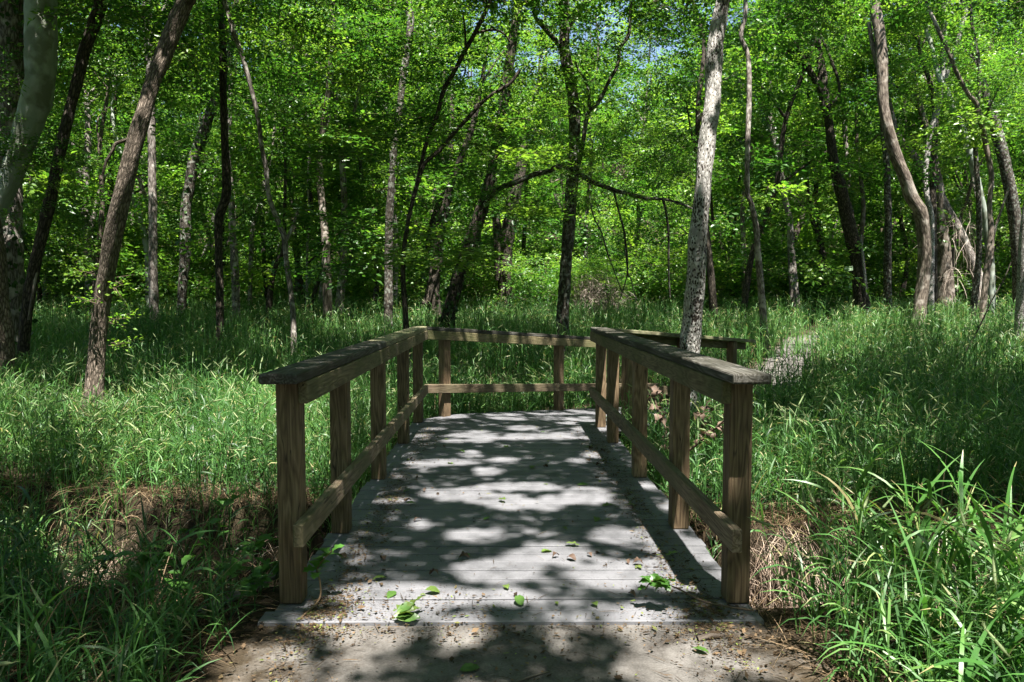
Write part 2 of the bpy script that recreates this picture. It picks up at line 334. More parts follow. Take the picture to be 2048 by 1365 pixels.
# ------------------------------------------------------------------ bridge
CX = .03
S2 = math.sqrt(.5); SLOPE = math.tan(math.radians(4.4))
LP = [np.array([CX-.825, 2.80]), np.array([CX-.82, 7.50])]; LP.append(LP[1]+np.array([S2, S2])*4.1)
RP = [np.array([CX+.84, 2.79]), np.array([CX+.81, 7.22])]; RP.append(RP[1]+np.array([S2, S2])*3.0)
def zdeck_d(p, corner): return -SLOPE*max(0.0, float(np.dot(np.asarray(p)-corner, (S2, S2))))
def offs(path, o, sgn):
    """offset polyline by o away from the walkway (sgn -1 left rail, +1 right rail), mitred at the corner"""
    d1 = unit(path[1]-path[0]); d2 = unit(path[2]-path[1])
    n1 = np.array([d1[1], -d1[0]])*sgn; n2 = np.array([d2[1], -d2[0]])*sgn
    b = unit(n1+n2); return [path[0]+n1*o, path[1]+b*o/np.dot(b, n1), path[2]+n2*o]
def lumber(name, c8, mat, parent, bev=.004, seg=1):
    """hexahedron from 4 bottom + 4 top corners (counter-clockwise), long axis = edge 0-1 stored along local X"""
    c8 = [np.asarray(c, float) for c in c8]
    ax = unit(c8[1]-c8[0]); up = c8[4]-c8[0]; up = unit(up-ax*np.dot(up, ax)); sd = np.cross(up, ax)
    o = sum(c8)/8; M = np.stack([ax, sd, up], 1)
    bm = bmesh.new(); vs_ = [bm.verts.new(M.T @ (c-o)) for c in c8]
    for f in ((3, 2, 1, 0), (4, 5, 6, 7), (0, 1, 5, 4), (1, 2, 6, 5), (2, 3, 7, 6), (3, 0, 4, 7)): bm.faces.new([vs_[i] for i in f])
    bmesh.ops.recalc_face_normals(bm, faces=bm.faces)
    if bev: bmesh.ops.bevel(bm, geom=list(bm.edges), offset=bev, segments=seg, profile=.5, affect='EDGES')
    me = bpy.data.meshes.new(name); bm.to_mesh(me); bm.free()
    ob = link(name, me, mat, parent)
    mw = Matrix(M.tolist()).to_4x4(); mw.translation = Vector(o)
    ob.matrix_local = mw
    return ob
bridge = tag(empty('footbridge', (0, 0, 0)), 'grey decked wooden footbridge with brown post and rail sides turning right over the ditch', 'footbridge')
def rail_piece(name, path, sgn, o1, o2, z1, z2, corner, seg, mat, t0=0., t1=1., bev=.004, sg=1, zo=0.):
    a, b = offs(path, o1, sgn), offs(path, o2, sgn)
    pts = []
    A0 = a[seg]+(a[seg+1]-a[seg])*t0; A1 = a[seg]+(a[seg+1]-a[seg])*t1
    B0 = b[seg]+(b[seg+1]-b[seg])*t0; B1 = b[seg]+(b[seg+1]-b[seg])*t1
    for z in (z1, z2):
        for p in (A0, A1, B1, B0):
            pts.append([*p, z+zo+(zdeck_d(p, corner) if seg else 0)])
    return lumber(name, pts, mat, bridge, bev, sg)
for path, sgn in ((LP, -1), (RP, 1)):
    k = path[1]
    if sgn < 0:
        rail_piece('cap_board', path, sgn, -.038, .105, .882, .921, k, 0, W_CAP, 0, .449, .008, 2)
        o = rail_piece('cap_board', path, sgn, -.036, .103, .882, .919, k, 0, W_CAPN, .4502, .9995, .006, 2); o['label'] = 'newer yellowish cap board'
    else:
        rail_piece('cap_board', path, sgn, -.038, .105, .882, .921, k, 0, W_CAP, 0, .9995, .008, 2)
    rail_piece('cap_board', path, sgn, -.038, .105, .882, .919, k, 1, W_CAPN if sgn > 0 else W_CAP, .0005, 1, .006, 2)
    rail_piece('top_rail', path, sgn, -.040, -.002, .792, .880, k, 0, W_RAIL, .030, .9995)
    rail_piece('top_rail', path, sgn, -.040, -.002, .792, .880, k, 1, W_RAIL, .0005, .985)
    rail_piece('lower_rail', path, sgn, -.040, -.002, .264, .352, k, 0, W_LOW, .008 if sgn < 0 else -.006, .9995)
    rail_piece('lower_rail', path, sgn, -.040, -.002, .264, .352, k, 1, W_LOW, .0005, .985)
def post(p, zb, zt, d, parent=bridge):
    d = np.asarray(d); n_ = np.array([d[1], -d[0]]); h = .0445
    c = [p+d*a*h+n_*b*h for a, b in ((-1, -1), (1, -1), (1, 1), (-1, 1))]
    # local X runs up the post
    P = [[*c[0], zb], [*c[0], zt], [*c[1], zt], [*c[1], zb], [*c[3], zb], [*c[3], zt], [*c[2], zt], [*c[2], zb]]
    return lumber('post', P, W_POST, parent, .004, 1)
D1 = np.array([0., 1.]); D2 = np.array([S2, S2])
for ys, path, sgn in (((3.0, 3.9, 5.06, 6.30, 7.36), LP, -1), ((2.99, 3.96, 5.1, 6.32, 7.08), RP, 1)):
    for y in ys: post(np.array([np.interp(y, [path[0][1], path[1][1]], [path[0][0], path[1][0]])+sgn*.0445, y]), .002, .881, D1)
for ts, path, sgn in (((.30, 2.05, 3.75), LP, -1), ((.47, 1.46, 2.52), RP, 1)):
    for t in ts:
        p = path[1]+D2*t+np.array([S2, -S2])*sgn*.0445
        z = zdeck_d(p, path[1]); post(p, z-.10, z+.8785, D2)
# deck
def clip(poly, p, n):
    out = []
    for i in range(len(poly)):
        a, b = poly[i], poly[(i+1) % len(poly)]; da, db = np.dot(a-p, n), np.dot(b-p, n)
        if da >= 0: out.append(a)
        if (da > 0 and db < 0) or (da < 0 and db > 0): out.append(a+(b-a)*da/(da-db))
    return out
dl, dr = offs(LP, .090, -1), offs(RP, .085, 1)
mit = dr[1]-dl[1]; mn = unit(np.array([mit[1], -mit[0]]))   # points back towards the near part
if np.dot(mn, (0, -1)) < 0: mn = -mn
bm = bmesh.new(); tl = bm.faces.layers.float.new('tint')
def add_board(poly, zf, t, th=.034):
    if len(poly) < 3: return
    # inset for the gap
    c = sum(poly)/len(poly)
    top = [bm.verts.new((*p, zf(p))) for p in poly]; bot = [bm.verts.new((*p, zf(p)-th)) for p in poly]
    fs = [bm.faces.new(top), bm.faces.new(bot[::-1])]
    for i in range(len(poly)):
        j = (i+1) % len(poly); fs.append(bm.faces.new((top[j], top[i], bot[i], bot[j])))
    for f in fs: f[tl] = t
PIT = .1085
y = 2.79; k = 0
while y < 8.3:
    x0 = dl[0][0]-.02*rng.random(); x1 = dr[0][0]+.02*rng.random()
    if k == 0: x0 -= .03
    g = .0030+rng.random()*.0028; dz = rng.normal(0, .0014)
    poly = [np.array(v) for v in ((x0, y+g), (x1, y+g*(.6+rng.random()*.8)), (x1, y+PIT-g), (x0, y+PIT-g))]
    poly = clip(poly, dl[1]+mn*.003, mn)
    add_board(poly, lambda p, dz=dz: dz, rng.random()); y += PIT; k += 1
e1 = np.array([S2, S2]); e2 = np.array([S2, -S2])
def z2(p): return -SLOPE*max(0., float(np.dot(p-LP[1], e1))*.5+float(np.dot(p-RP[1], e1))*.5)
t = -2.0
while t < 3.55:
    org = RP[1]+e1*t; g = .004; dz = rng.normal(0, .0012)
    poly = [org+e1*g-e2*4, org+e1*(PIT-g)-e2*4, org+e1*(PIT-g)+e2*2, org+e1*g+e2*2]
    poly = clip(poly, dl[1]-mn*.003, -mn)
    if len(poly) >= 3: poly = clip(poly, dl[1], e2)
    if len(poly) >= 3: poly = clip(poly, dr[1], -e2)
    if len(poly) >= 3: add_board(poly, lambda p, dz=dz: z2(p)+dz-.001, rng.random())
    t += PIT
bmesh.ops.recalc_face_normals(bm, faces=bm.faces)
bmesh.ops.bevel(bm, geom=[e for e in bm.edges if len(e.link_faces) == 2 and e.calc_face_angle(0) > .5], offset=.0025, segments=1, affect='EDGES')
me = bpy.data.meshes.new('deck'); bm.to_mesh(me); bm.free()
link('deck', me, DECK, bridge)
for x in (CX-.70, CX+.70):
    lumber('beam', [[x-.03, 2.85, -.25], [x-.03, 7.4, -.25], [x+.03, 7.4, -.25], [x+.03, 2.85, -.25], [x-.03, 2.85, -.037], [x-.03, 7.4, -.037], [x+.03, 7.4, -.037], [x+.03, 2.85, -.037]], W_POST, bridge)
#@@BRIDGE_END

def on_deck(x, y, pad=0.0):
    x = np.asarray(x); y = np.asarray(y)
    a = (x > dl[0][0]-pad) & (x < dr[0][0]+pad) & (y > 2.7-pad) & (y < 7.9)
    p1 = (x-dl[1][0])*S2-(y-dl[1][1])*S2; p2 = (x-dr[1][0])*S2-(y-dr[1][1])*S2; tt = (x-RP[1][0])*S2+(y-RP[1][1])*S2
    b = (p1 > -pad) & (p2 < pad) & (tt > -1.6) & (tt < 3.55+pad)
    return a | b

# ------------------------------------------------------------------ tubes (trunks, limbs, stems)
def catmull(P, R, n):
    P = np.asarray(P, float); R = np.asarray(R, float)
    if len(P) == 2:
        u = np.linspace(0, 1, max(3, n))[:, None]; return P[0]+(P[1]-P[0])*u, (R[0]+(R[1]-R[0])*u[:, 0])
    Q = np.vstack([2*P[0]-P[1], P, 2*P[-1]-P[-2]]); out = []; rr = []
    for i in range(len(P)-1):
        a, b, c, d = Q[i:i+4]; u = np.linspace(0, 1, n, endpoint=False)[:, None]
        out.append(.5*((2*b)+(-a+c)*u+(2*a-5*b+4*c-d)*u*u+(-a+3*b-3*c+d)*u**3)); rr.append(R[i]+(R[i+1]-R[i])*u[:, 0])
    out.append(P[-1:]); rr.append(R[-1:])
    return np.vstack(out), np.concatenate(rr)
def tube_np(P, R, n=6, sides=12, rough=.05, seed=0):
    p, r = catmull(P, R, n); m = len(p)
    T = unit(np.gradient(p, axis=0)); ref = np.array([0.02, 1.0, 0.0])
    if abs(np.mean(T @ ref)) > .9: ref = np.array([1.0, 0, .1])
    A = unit(np.cross(T, ref)); B = np.cross(A, T)     # -B faces the viewer side
    an = np.linspace(0, 2*np.pi, sides+1); ln = np.concatenate([[0], np.cumsum(np.linalg.norm(np.diff(p, axis=0), axis=1))])
    rad = r[:, None]*(1+rough*vnoise(np.cos(an)[None]*2+seed, ln[:, None]*3+np.sin(an)[None]*2, 1.3, seed)+rough*.7*vnoise(np.cos(an*2)[None]*3, ln[:, None]*9, 1, seed+3))
    rad[:, -1] = rad[:, 0]
    v = p[:, None]+rad[..., None]*(np.cos(an)[None, :, None]*B[:, None]+np.sin(an)[None, :, None]*A[:, None])
    uv = np.stack([np.broadcast_to(an[None]/(2*np.pi)*(2*np.pi*np.mean(r)), (m, sides+1)), np.broadcast_to(ln[:, None], (m, sides+1))], -1)
    i = np.arange(m*(sides+1)).reshape(m, sides+1)
    f = np.stack([i[:-1, :-1], i[:-1, 1:], i[1:, 1:], i[1:, :-1]], -1).reshape(-1, 4)
    return v.reshape(-1, 3), f, uv.reshape(-1, 2)
def tube_obj(name, P, R, mat, parent=None, origin=(0, 0, 0), **kw):
    v, f, uv = tube_np(np.asarray(P)-np.asarray(origin), R, **kw)
    return link(name, npmesh(name, v, [f], uv=uv, smooth=True), mat, parent)
def tubes_join(lines, n=4, sides=6, rough=.05):
    V, Fc, U, k = [], [], [], 0
    for j, (P, R) in enumerate(lines):
        v, f, uv = tube_np(P, R, n, sides, rough, j); V.append(v); Fc.append(f+k); U.append(uv); k += len(v)
    return np.vstack(V), np.vstack(Fc), np.vstack(U)

# ------------------------------------------------------------------ leaves
def leaf_faces(pos, d, nrm, ln, wd, fold=.12, droop=.12):
    """diamond leaves folded on the midrib: 4 verts, 2 triangles"""
    d = unit(d); s = unit(np.cross(d, nrm)); n_ = np.cross(s, d); ln = ln[:, None]; wd = wd[:, None]
    mid = pos+d*ln*.45; up = n_*wd*fold
    V = np.stack([pos, mid+s*wd*.5+up, pos+d*ln-n_*ln*droop, mid-s*wd*.5+up], 1)
    b = np.arange(len(pos))[:, None]*4
    f = np.concatenate([b+np.array([[0, 1, 2]]), b+np.array([[0, 2, 3]])], 1).reshape(-1, 3)
    return V.reshape(-1, 3), f
def sprays(base, d, L, nl, ll, lw, seed=0, spread=.9, tilt=.33, hue=None, cull=None):
    """a flat spray of alternate leaves along each twig"""
    r = np.random.default_rng(seed); N = len(base); d = unit(d)
    t = (np.arange(nl)+.5)/nl
    t = t[None]*np.ones((N, 1))+r.normal(0, .02, (N, nl))
    up = unit(np.array([0, 0, 1.0])+r.normal(0, .27, (N, 3))); sd = unit(np.cross(d, up)); up = np.cross(sd, d)
    sg = np.where(np.arange(nl) % 2 == 0, 1., -1.)[None, :, None]
    pos = base[:, None]+d[:, None]*(t*L[:, None])[..., None]-np.array([0, 0, 1.])*((t**2)*L[:, None]*.25)[..., None]
    pos = pos+r.normal(0, .02, pos.shape)*L[:, None, None]
    # side twiglets
    off = np.abs(r.normal(0, .16, (N, nl, 1)))*L[:, None, None]
    ld = unit(d[:, None]*.55+sg*sd[:, None]*spread+r.normal(0, .35, pos.shape)); pos = pos+ld*off
    nn = unit(up[:, None]+r.normal(0, tilt, pos.shape))
    s = r.uniform(.65, 1.2, (N, nl))
    V, f = leaf_faces(pos.reshape(-1, 3), ld.reshape(-1, 3), nn.reshape(-1, 3), (ll*s).ravel(), (lw*s).ravel())
    h = (hue if hue is not None else r.uniform(.15, .85, N))[:, None]+r.normal(0, .16, (N, nl))
    h = np.clip(h, 0, 1).ravel()
    if cull is not None:
        V = V.reshape(-1, 4, 3); k = cull(V.mean(1)); V = V[k].reshape(-1, 3); h = h[k]; b = np.arange(k.sum())[:, None]*4
        f = np.concatenate([b+np.array([[0, 1, 2]]), b+np.array([[0, 2, 3]])], 1).reshape(-1, 3)
    return V, f, np.repeat(h, 2)
def strip_twigs(base, d, L, w_=.006):
    """thin three-sided twigs"""
    d = unit(d); a = unit(np.cross(d, np.array([.3, .2, 1.]))); b = np.cross(a, d); N = len(base)
    tip = base+d*L[:, None]-np.array([0, 0, 1.])*(L*.22)[:, None]
    V = np.stack([base+a*w_, base-a*w_*.5+b*w_, base-a*w_*.5-b*w_, tip], 1)
    k = np.arange(N)[:, None]*4
    f = np.concatenate([k+np.array([[0, 1, 3]]), k+np.array([[1, 2, 3]]), k+np.array([[2, 0, 3]])], 1).reshape(-1, 3)
    return V.reshape(-1, 3), f
def foliage_mesh(name, base, d, L, nl, ll, lw, seed, twigs=True, hue=None, **kw):
    V, f, t = sprays(base, d, L, nl, ll, lw, seed, hue=hue, **kw)
    fl, mt, tt = [f], [np.zeros(len(f))], [t]
    if twigs:
        V2, f2 = strip_twigs(base, d, L, .004+.012*float(np.mean(L))*.3)
        fl.append(f2+len(V)); mt.append(np.ones(len(f2))); tt.append(np.full(len(f2), .3)); V = np.vstack([V, V2])
    return npmesh(name, V, fl, mt, tt)
def crown_points(r, n_cl, n_tw, rad, hz, shell=.55, sig=.5, squash=1.0):
    """cluster centres in an ellipsoid biased to its shell; twigs scattered about them and pointing outwards"""
    u = unit(r.normal(0, 1, (n_cl, 3))); q_ = r.uniform(shell**3, 1, n_cl)**(1/3)
    c = u*q_[:, None]*np.array([rad, rad, hz])
    c[:, :2] *= (1-.25*(c[:, 2:3]/hz))
    k = np.repeat(np.arange(n_cl), n_tw)
    hue = np.repeat(r.uniform(.1, .9, n_cl), n_tw)
    b = c[k]+r.normal(0, 1, (len(k), 3))*np.array([sig, sig, sig*.55])
    out = c[k]*np.array([1, 1, .3])
    d = unit(unit(out)*.8+r.normal(0, .7, (len(k), 3))*np.array([1, 1, .45])+np.array([0, 0, .12]))
    return b, d, hue, c
def crown_mesh(name, seed, n_cl, n_tw, nl, rad, hz, ll, lw, Lr=(.35, .75), sig=.5, shell=.5, cut=None):
    r = np.random.default_rng(seed); b, d, hue, c = crown_points(r, n_cl, n_tw, rad, hz, shell, sig)
    L = r.uniform(*Lr, len(b))
    return foliage_mesh(name, b, d, L, nl, ll, lw, seed, hue=np.clip(hue+r.normal(0, .1, len(b)), 0, 1))

CROWN_A = [crown_mesh('crown_near', 100+i, 26, 14, 24, 2.4, 2.5, .10, .048, (.35, .8), .32) for i in range(4)]
CROWN_B = [crown_mesh('crown_mid', 200+i, 30, 15, 18, 2.8, 4.6, .165, .086, (.5, .95), .30) for i in range(4)]
CROWN_F = [crown_mesh('crown_far', 300+i, 32, 13, 13, 3.2, 5.6, .26, .145, (.6, 1.15), .36) for i in range(3)]
BUSH = [crown_mesh('bush_leaves', 400+i, 22, 15, 18, 1.3, 1.15, .095, .05, (.3, .6), .30, .3) for i in range(3)]
for me in CROWN_A + CROWN_B + BUSH:
    me.materials.append(LEAF); me.materials.append(TWIG)
for me in CROWN_F: me.materials.append(LEAF_FAR); me.materials.append(TWIG)

def add_crown(name, me, parent, wloc, rz, sc):
    o = bpy.data.objects.new(name, me); C.objects.link(o); o.parent = parent
    o.location = Vector([float(v) for v in wloc])-parent.location; o.rotation_euler = (0, 0, rz)
    o.scale = sc if hasattr(sc, '__len__') else (sc, sc, sc)
    return o
#@@TREES
# ------------------------------------------------------------------ the trees one can tell apart, traced as (px, py, width) from top to foot
TREES = [
 # label, bark, D, lines [(kind, depth offset, pts...)], crowns [(px, py, dD, scale)]
 ('big dark ridged trunk at the left picture edge, nearest the pale smooth trunk', BARK_GREY, 12.5,
  [('trunk', 0, [(14,-60,66),(18,0,66),(20,90,66),(19,200,62),(17,300,50),(20,420,42),(24,540,42),(28,650,46)])], [(-60,60,2,1.0),(60,-120,1.5,.9)], 'ivy'),
 ('pale smooth grey-green trunk curving up beside the big dark trunk', BARK_SYC, 11.6,
  [('trunk', 0, [(78,-40,54),(80,0,55),(82,90,56),(80,160,56),(66,225,51),(46,285,45),(24,345,40),(-4,410,44),(-34,490,44),(-60,600,46)])], [(90,-140,2.5,1.0),(10,345,-.6,.42)], None),
 ('brown trunk cut by the left picture edge, low in the grass', BARK, 9.8,
  [('trunk', 0, [(-26,380,20),(-12,440,22),(-4,500,25),(2,600,30),(8,680,35),(9,748,38)])], [(-180,200,1.5,.7)], None),
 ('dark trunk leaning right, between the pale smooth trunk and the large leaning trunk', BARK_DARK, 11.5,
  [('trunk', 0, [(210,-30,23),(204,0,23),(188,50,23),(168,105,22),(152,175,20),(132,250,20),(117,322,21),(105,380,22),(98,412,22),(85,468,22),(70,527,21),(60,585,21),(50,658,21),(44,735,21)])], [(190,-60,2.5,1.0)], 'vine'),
 ('large ridged grey-brown trunk leaning right, in the sunlit grass left of the bridge', BARK, 8.6,
  [('trunk', 0, [(384,-30,32),(372,0,32),(346,59,31),(325,117,31),(306,164,29),(293,205,29),(276,264,31),(261,322,32),(246,385,33),(227,468,33),(215,541,32),(205,600,31),(198,658,31),(193,717,33),(188,776,35),(186,815,38)]),
   ('limb', .1, [(205,352,5),(212,325,6),(226,300,6),(232,288,7),(255,280,8),(270,282,9)])], [(420,-150,3,1.0)], 'sprouts'),
 ('slim straight grey trunk behind the large leaning trunk', BARK_GREY, 19.0,
  [('trunk', 0, [(292,-20,19),(293,0,19),(296,59,18),(299,117,16),(301,190,15),(303,264,15),(305,381,15),(306,424,16),(306,527,17),(308,620,18)]),
   ('limb', -.2, [(340,-20,9),(337,0,10),(326,30,11),(314,59,12),(303,95,11)])], [(290,40,2,1.0),(330,-60,0,1.0)], None),
 ('trunk with broken pale bark that bends left near its top, ivy on its middle', BARK_LICHEN, 19.5,
  [('trunk', 0, [(500,-20,16),(484,0,18),(470,25,26),(463,60,22),(457,103,18),(453,147,15),(434,190,17),(419,229,20),(402,278,20),(387,322,21),(378,381,21),(371,424,20),(371,497,21),(366,570,18),(362,625,17)]),
   ('limb', .1, [(448,-20,9),(452,10,10),(462,50,14)])], [(470,60,2.5,1.0),(400,-60,1,1.0)], 'ivy'),
 ('straight dark trunk with a crook at mid height, in front of the ivy trunk', BARK_DARK, 14.6,
  [('trunk', 0, [(441,-20,11),(443,40,12),(446,117,14),(447,205,14),(450,293,15),(453,352,17),(452,395,18),(438,436,17),(437,480,15),(438,527,15),(440,614,15),(440,672,15)])], [(450,-20,2.5,.9)], None),
 ('grey trunk standing just right of the crooked dark trunk', BARK_GREY, 19.5,
  [('trunk', 0, [(455,300,10),(459,350,12),(463,395,13),(465,468,14),(470,541,16),(472,622,17)])], [(470,150,1.5,.8)], None),
 ('very thin trunk arching right from a high fork, fork at mid height', BARK_GREY, 13.2,
  [('trunk', 0, [(460,40,9),(468,68,9),(481,103,9),(498,161,9),(516,235,9),(523,293,9),(532,337,9),(538,392,9),(556,444,10),(569,477,11),(573,526,10),(581,579,10),(586,629,11),(588,694,12)]),
   ('limb', .1, [(596,420,5),(588,447,6),(579,468,7),(570,486,8)])], [(560,120,3.5,.9)], None),
 ('faint pale trunk leaning left high among the bright leaves', BARK_PALE, 27.0,
  [('trunk', 0, [(636,-25,9),(648,0,9),(679,41,9),(705,70,9),(729,103,9),(755,167,8),(775,240,9),(785,330,9),(790,450,9),(792,580,10)])], [(690,20,2,1.2)], None),
 ('slender lichen-spotted trunk with dark foot behind the left handrail', BARK_LICHEN, 17.0,
  [('trunk', 0, [(813,-20,16),(815,0,16),(821,44,15),(817,88,14),(808,141,14),(802,190,13),(798,229,12),(789,293,13),(784,352,13),(780,409,15),(778,468,17),(777,541,17),(777,623,18),(778,645,19)])], [(800,0,3,1.0)], None),
 ('dark tree forking low into two long sweeping stems above the left handrail', BARK_DARK, 11.6,
  [('trunk', 0, [(826,398,8),(815,450,8),(808,500,9),(806,560,10),(812,640,12)]),
   ('limb', 0, [(985,-25,8),(981,0,8),(954,59,9),(931,100,9),(910,141,9),(887,182,9),(875,229,9),(860,264,8),(849,300,8),(838,350,8),(826,398,8)]),
   ('limb', -.1, [(1040,140,6),(1020,167,7),(975,196,7),(940,232,8),(910,264,8),(881,299,8),(849,328,8),(836,366,8),(826,400,8)]),
   ('limb', 0, [(925,25,3),(930,60,4),(931,100,5)]),
   ('limb', 0, [(1022,85,3),(1005,66,4),(985,60,5),(954,66,6)])], [(900,130,1.6,.9),(1000,60,1.5,.8)], None),
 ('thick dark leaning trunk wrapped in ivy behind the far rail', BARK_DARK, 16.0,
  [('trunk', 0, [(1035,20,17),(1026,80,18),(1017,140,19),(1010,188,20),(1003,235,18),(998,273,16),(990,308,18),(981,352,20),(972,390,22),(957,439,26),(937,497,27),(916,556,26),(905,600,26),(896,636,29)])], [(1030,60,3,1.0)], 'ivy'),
 ('short dark twin trunk leaning beside the ivy-wrapped trunk', BARK_DARK, 20.0,
  [('trunk', 0, [(905,360,14),(890,420,17),(878,468,20),(872,527,24),(868,579,21),(872,612,20)]),
   ('limb', -.2, [(880,520,14),(866,560,15),(852,609,17)])], [(880,300,1.5,.9)], 'ivy'),
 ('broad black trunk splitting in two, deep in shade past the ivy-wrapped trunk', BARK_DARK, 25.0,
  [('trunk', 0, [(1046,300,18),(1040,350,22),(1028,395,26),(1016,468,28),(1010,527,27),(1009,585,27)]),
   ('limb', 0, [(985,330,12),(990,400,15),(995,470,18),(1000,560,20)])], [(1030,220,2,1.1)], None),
 ('central lichen-spotted trunk behind the far rail with long low limbs', BARK_LICHEN, 14.0,
  [('trunk', 0, [(1122,-25,23),(1126,15,24),(1129,59,21),(1129,103,21),(1141,161,22),(1148,220,22),(1149,279,23),(1147,337,24),(1142,393,25),(1138,453,24),(1133,512,23),(1129,571,24),(1126,629,25),(1125,664,27)]),
   ('limb', 0, [(975,400,8),(986,388,9),(1000,376,10),(1029,366,11),(1067,350,10),(1097,343,10),(1117,334,11),(1145,345,12)]),
   ('limb', 0, [(1385,418,4),(1363,408,5),(1328,399,6),(1293,397,7),(1249,386,8),(1235,383,9),(1190,366,10),(1161,351,12),(1145,342,12)]),
   ('limb', -.1, [(1262,0,6),(1258,67,7),(1240,97,7),(1235,132,7),(1217,164,7),(1199,202,8),(1179,222,9),(1173,240,9),(1166,285,9),(1158,325,10),(1150,345,10)]),
   ('limb', 0, [(1150,125,4),(1160,145,5),(1169,158,5),(1176,182,6),(1179,215,7)]),
   ('limb', 0, [(1066,-10,7),(1070,32,8),(1088,56,9),(1114,85,10),(1130,110,11)]),
   ('limb', 0, [(1190,-15,7),(1182,0,8),(1158,23,9),(1141,50,10),(1131,75,10)]),
   ('limb', 0, [(1240,600,2),(1255,541,3),(1249,468,4),(1238,425,4),(1228,383,5)]),
   ('limb', .1, [(1273,600,2),(1262,560,2),(1255,541,3),(1247,450,3)]),
   ('limb', 0, [(1340,595,3),(1337,541,4),(1337,468,5),(1331,420,5),(1326,399,6)]),
   ('limb', 0, [(1243,582,2),(1217,512,3),(1203,465,3),(1188,436,3),(1180,400,3),(1175,358,4)])], [(1110,60,1.6,.9),(1215,130,1.4,.85),(1300,330,1.6,.55),(1050,330,-.5,.42),(1235,345,-.5,.38)], None),
 ('bright pale trunk with dark pits standing beside the right handrail', BARK_PALE, 7.7,
  [('trunk', 0, [(1452,-40,28),(1446,0,29),(1438,44,30),(1431,88,31),(1427,147,31),(1425,205,32),(1416,264,32),(1410,322,32),(1405,390,33),(1396,468,36),(1394,527,37),(1390,585,38),(1384,644,38),(1380,697,39),(1379,780,42),(1377,860,48)])], [(1440,-250,3,.9)], 'stubs'),
 ('slim wavy grey trunk right of the bright pitted trunk', BARK_GREY, 15.0,
  [('trunk', 0, [(1493,-25,8),(1491,0,8),(1490,35,8),(1482,73,9),(1495,108,9),(1498,147,10),(1498,205,10),(1495,293,10),(1495,381,10),(1503,409,10),(1512,453,11),(1515,497,12),(1520,556,14),(1525,614,14),(1528,660,15)])], [(1500,-60,2,.9)], None),
 ('grey trunk with a long limb reaching up left behind the slim wavy trunk', BARK_GREY, 25.0,
  [('trunk', 0, [(1556,311,10),(1569,395,11),(1579,439,12),(1582,497,14),(1585,544,17),(1588,582,18)]),
   ('limb', 0, [(1446,126,7),(1466,144,9),(1484,170,9),(1500,172,10),(1515,190,12),(1529,223,13),(1543,265,12),(1556,311,11)])], [(1500,200,3,1.1),(1600,360,1.5,.7)], None),
 ('dark leaning tree that carries the small green sign', BARK_DARK, 22.0,
  [('trunk', 0, [(1617,-20,14),(1619,0,14),(1629,53,14),(1638,103,13),(1646,164,18),(1649,205,18),(1658,249,17),(1665,308,18),(1677,360,22),(1690,415,26),(1702,468,27),(1714,512,27),(1718,556,27),(1723,602,29)]),
   ('limb', 0, [(1545,-10,8),(1553,18,9),(1573,59,11),(1597,97,12),(1611,126,13),(1630,160,13),(1647,190,13)]),
   ('limb', .2, [(1509,73,6),(1535,85,7),(1559,100,8),(1585,118,8),(1612,135,8)]),
   ('limb', .2, [(1509,61,6),(1540,78,7),(1559,91,8),(1591,108,8)]),
   ('limb', -.2, [(1638,66,4),(1652,95,5),(1664,126,6),(1676,160,6),(1677,192,6),(1655,215,7)])], [(1600,150,2,1.0),(1660,60,3,1.1)], 'scar'),
 ('thin far trunk behind the tree with the sign', BARK_GREY, 30.0,
  [('trunk', 0, [(1690,-15,8),(1690,0,8),(1693,117,9),(1690,176,9),(1690,264,10),(1700,400,10),(1712,500,10),(1722,590,10)])], [(1690,80,1,1.0)], None),
 ('tan S-curved trunk standing in the right hand grass', BARK_TAN, 17.5,
  [('trunk', 0, [(1742,-25,18),(1748,0,18),(1755,44,22),(1762,88,20),(1764,132,21),(1765,176,20),(1768,220,20),(1778,264,22),(1790,308,22),(1808,352,23),(1823,394,25),(1840,424,27),(1847,468,25),(1849,512,24),(1847,556,24),(1841,600,25),(1836,655,30)]),
   ('limb', .15, [(1738,45,7),(1742,75,9),(1748,105,10),(1756,135,9)])], [(1740,-60,3,1.0)], None),
 ('dark trunk leaning left, propped low behind the tan S-curved trunk', BARK_GREY, 26.0,
  [('trunk', 0, [(1788,250,11),(1802,281,12),(1831,316,14),(1852,346,16),(1875,381,18),(1893,418,18),(1916,459,18),(1937,506,19),(1953,544,21),(1958,572,23)])], [(1800,160,2,1.0)], None),
 ('pale forked trunk close behind the tan S-curved trunk', BARK_PALE, 22.0,
  [('trunk', 0, [(1884,160,11),(1881,182,12),(1872,229,12),(1860,270,11),(1855,308,10),(1850,352,10),(1855,400,11),(1863,439,11),(1863,527,11),(1862,592,12)]),
   ('limb', .3, [(1884,-10,8),(1886,60,8),(1884,160,10)]),
   ('limb', .3, [(1935,15,7),(1922,62,9),(1908,105,9),(1893,150,9),(1884,172,10)])], [(1890,40,2,1.0)], None),
 ('dark trunk rising between the pale forked trunk and the leaning prop', BARK_DARK, 22.5,
  [('trunk', 0, [(1872,250,10),(1869,293,11),(1866,352,12),(1866,409,13),(1867,500,13),(1868,590,13)])], [], None),
 ('smooth grey-green trunk curving down to the right', BARK_SYC, 22.0,
  [('trunk', 0, [(1880,160,10),(1893,180,11),(1907,220,12),(1925,258,12),(1940,308,14),(1951,352,14),(1960,393,14),(1970,439,14),(1976,483,14),(1982,540,13),(1984,602,14)])], [(1930,120,3,1.0)], None),
 ('slim brown trunk forking near its foot, right of the tan trunk', BARK_TAN, 17.8,
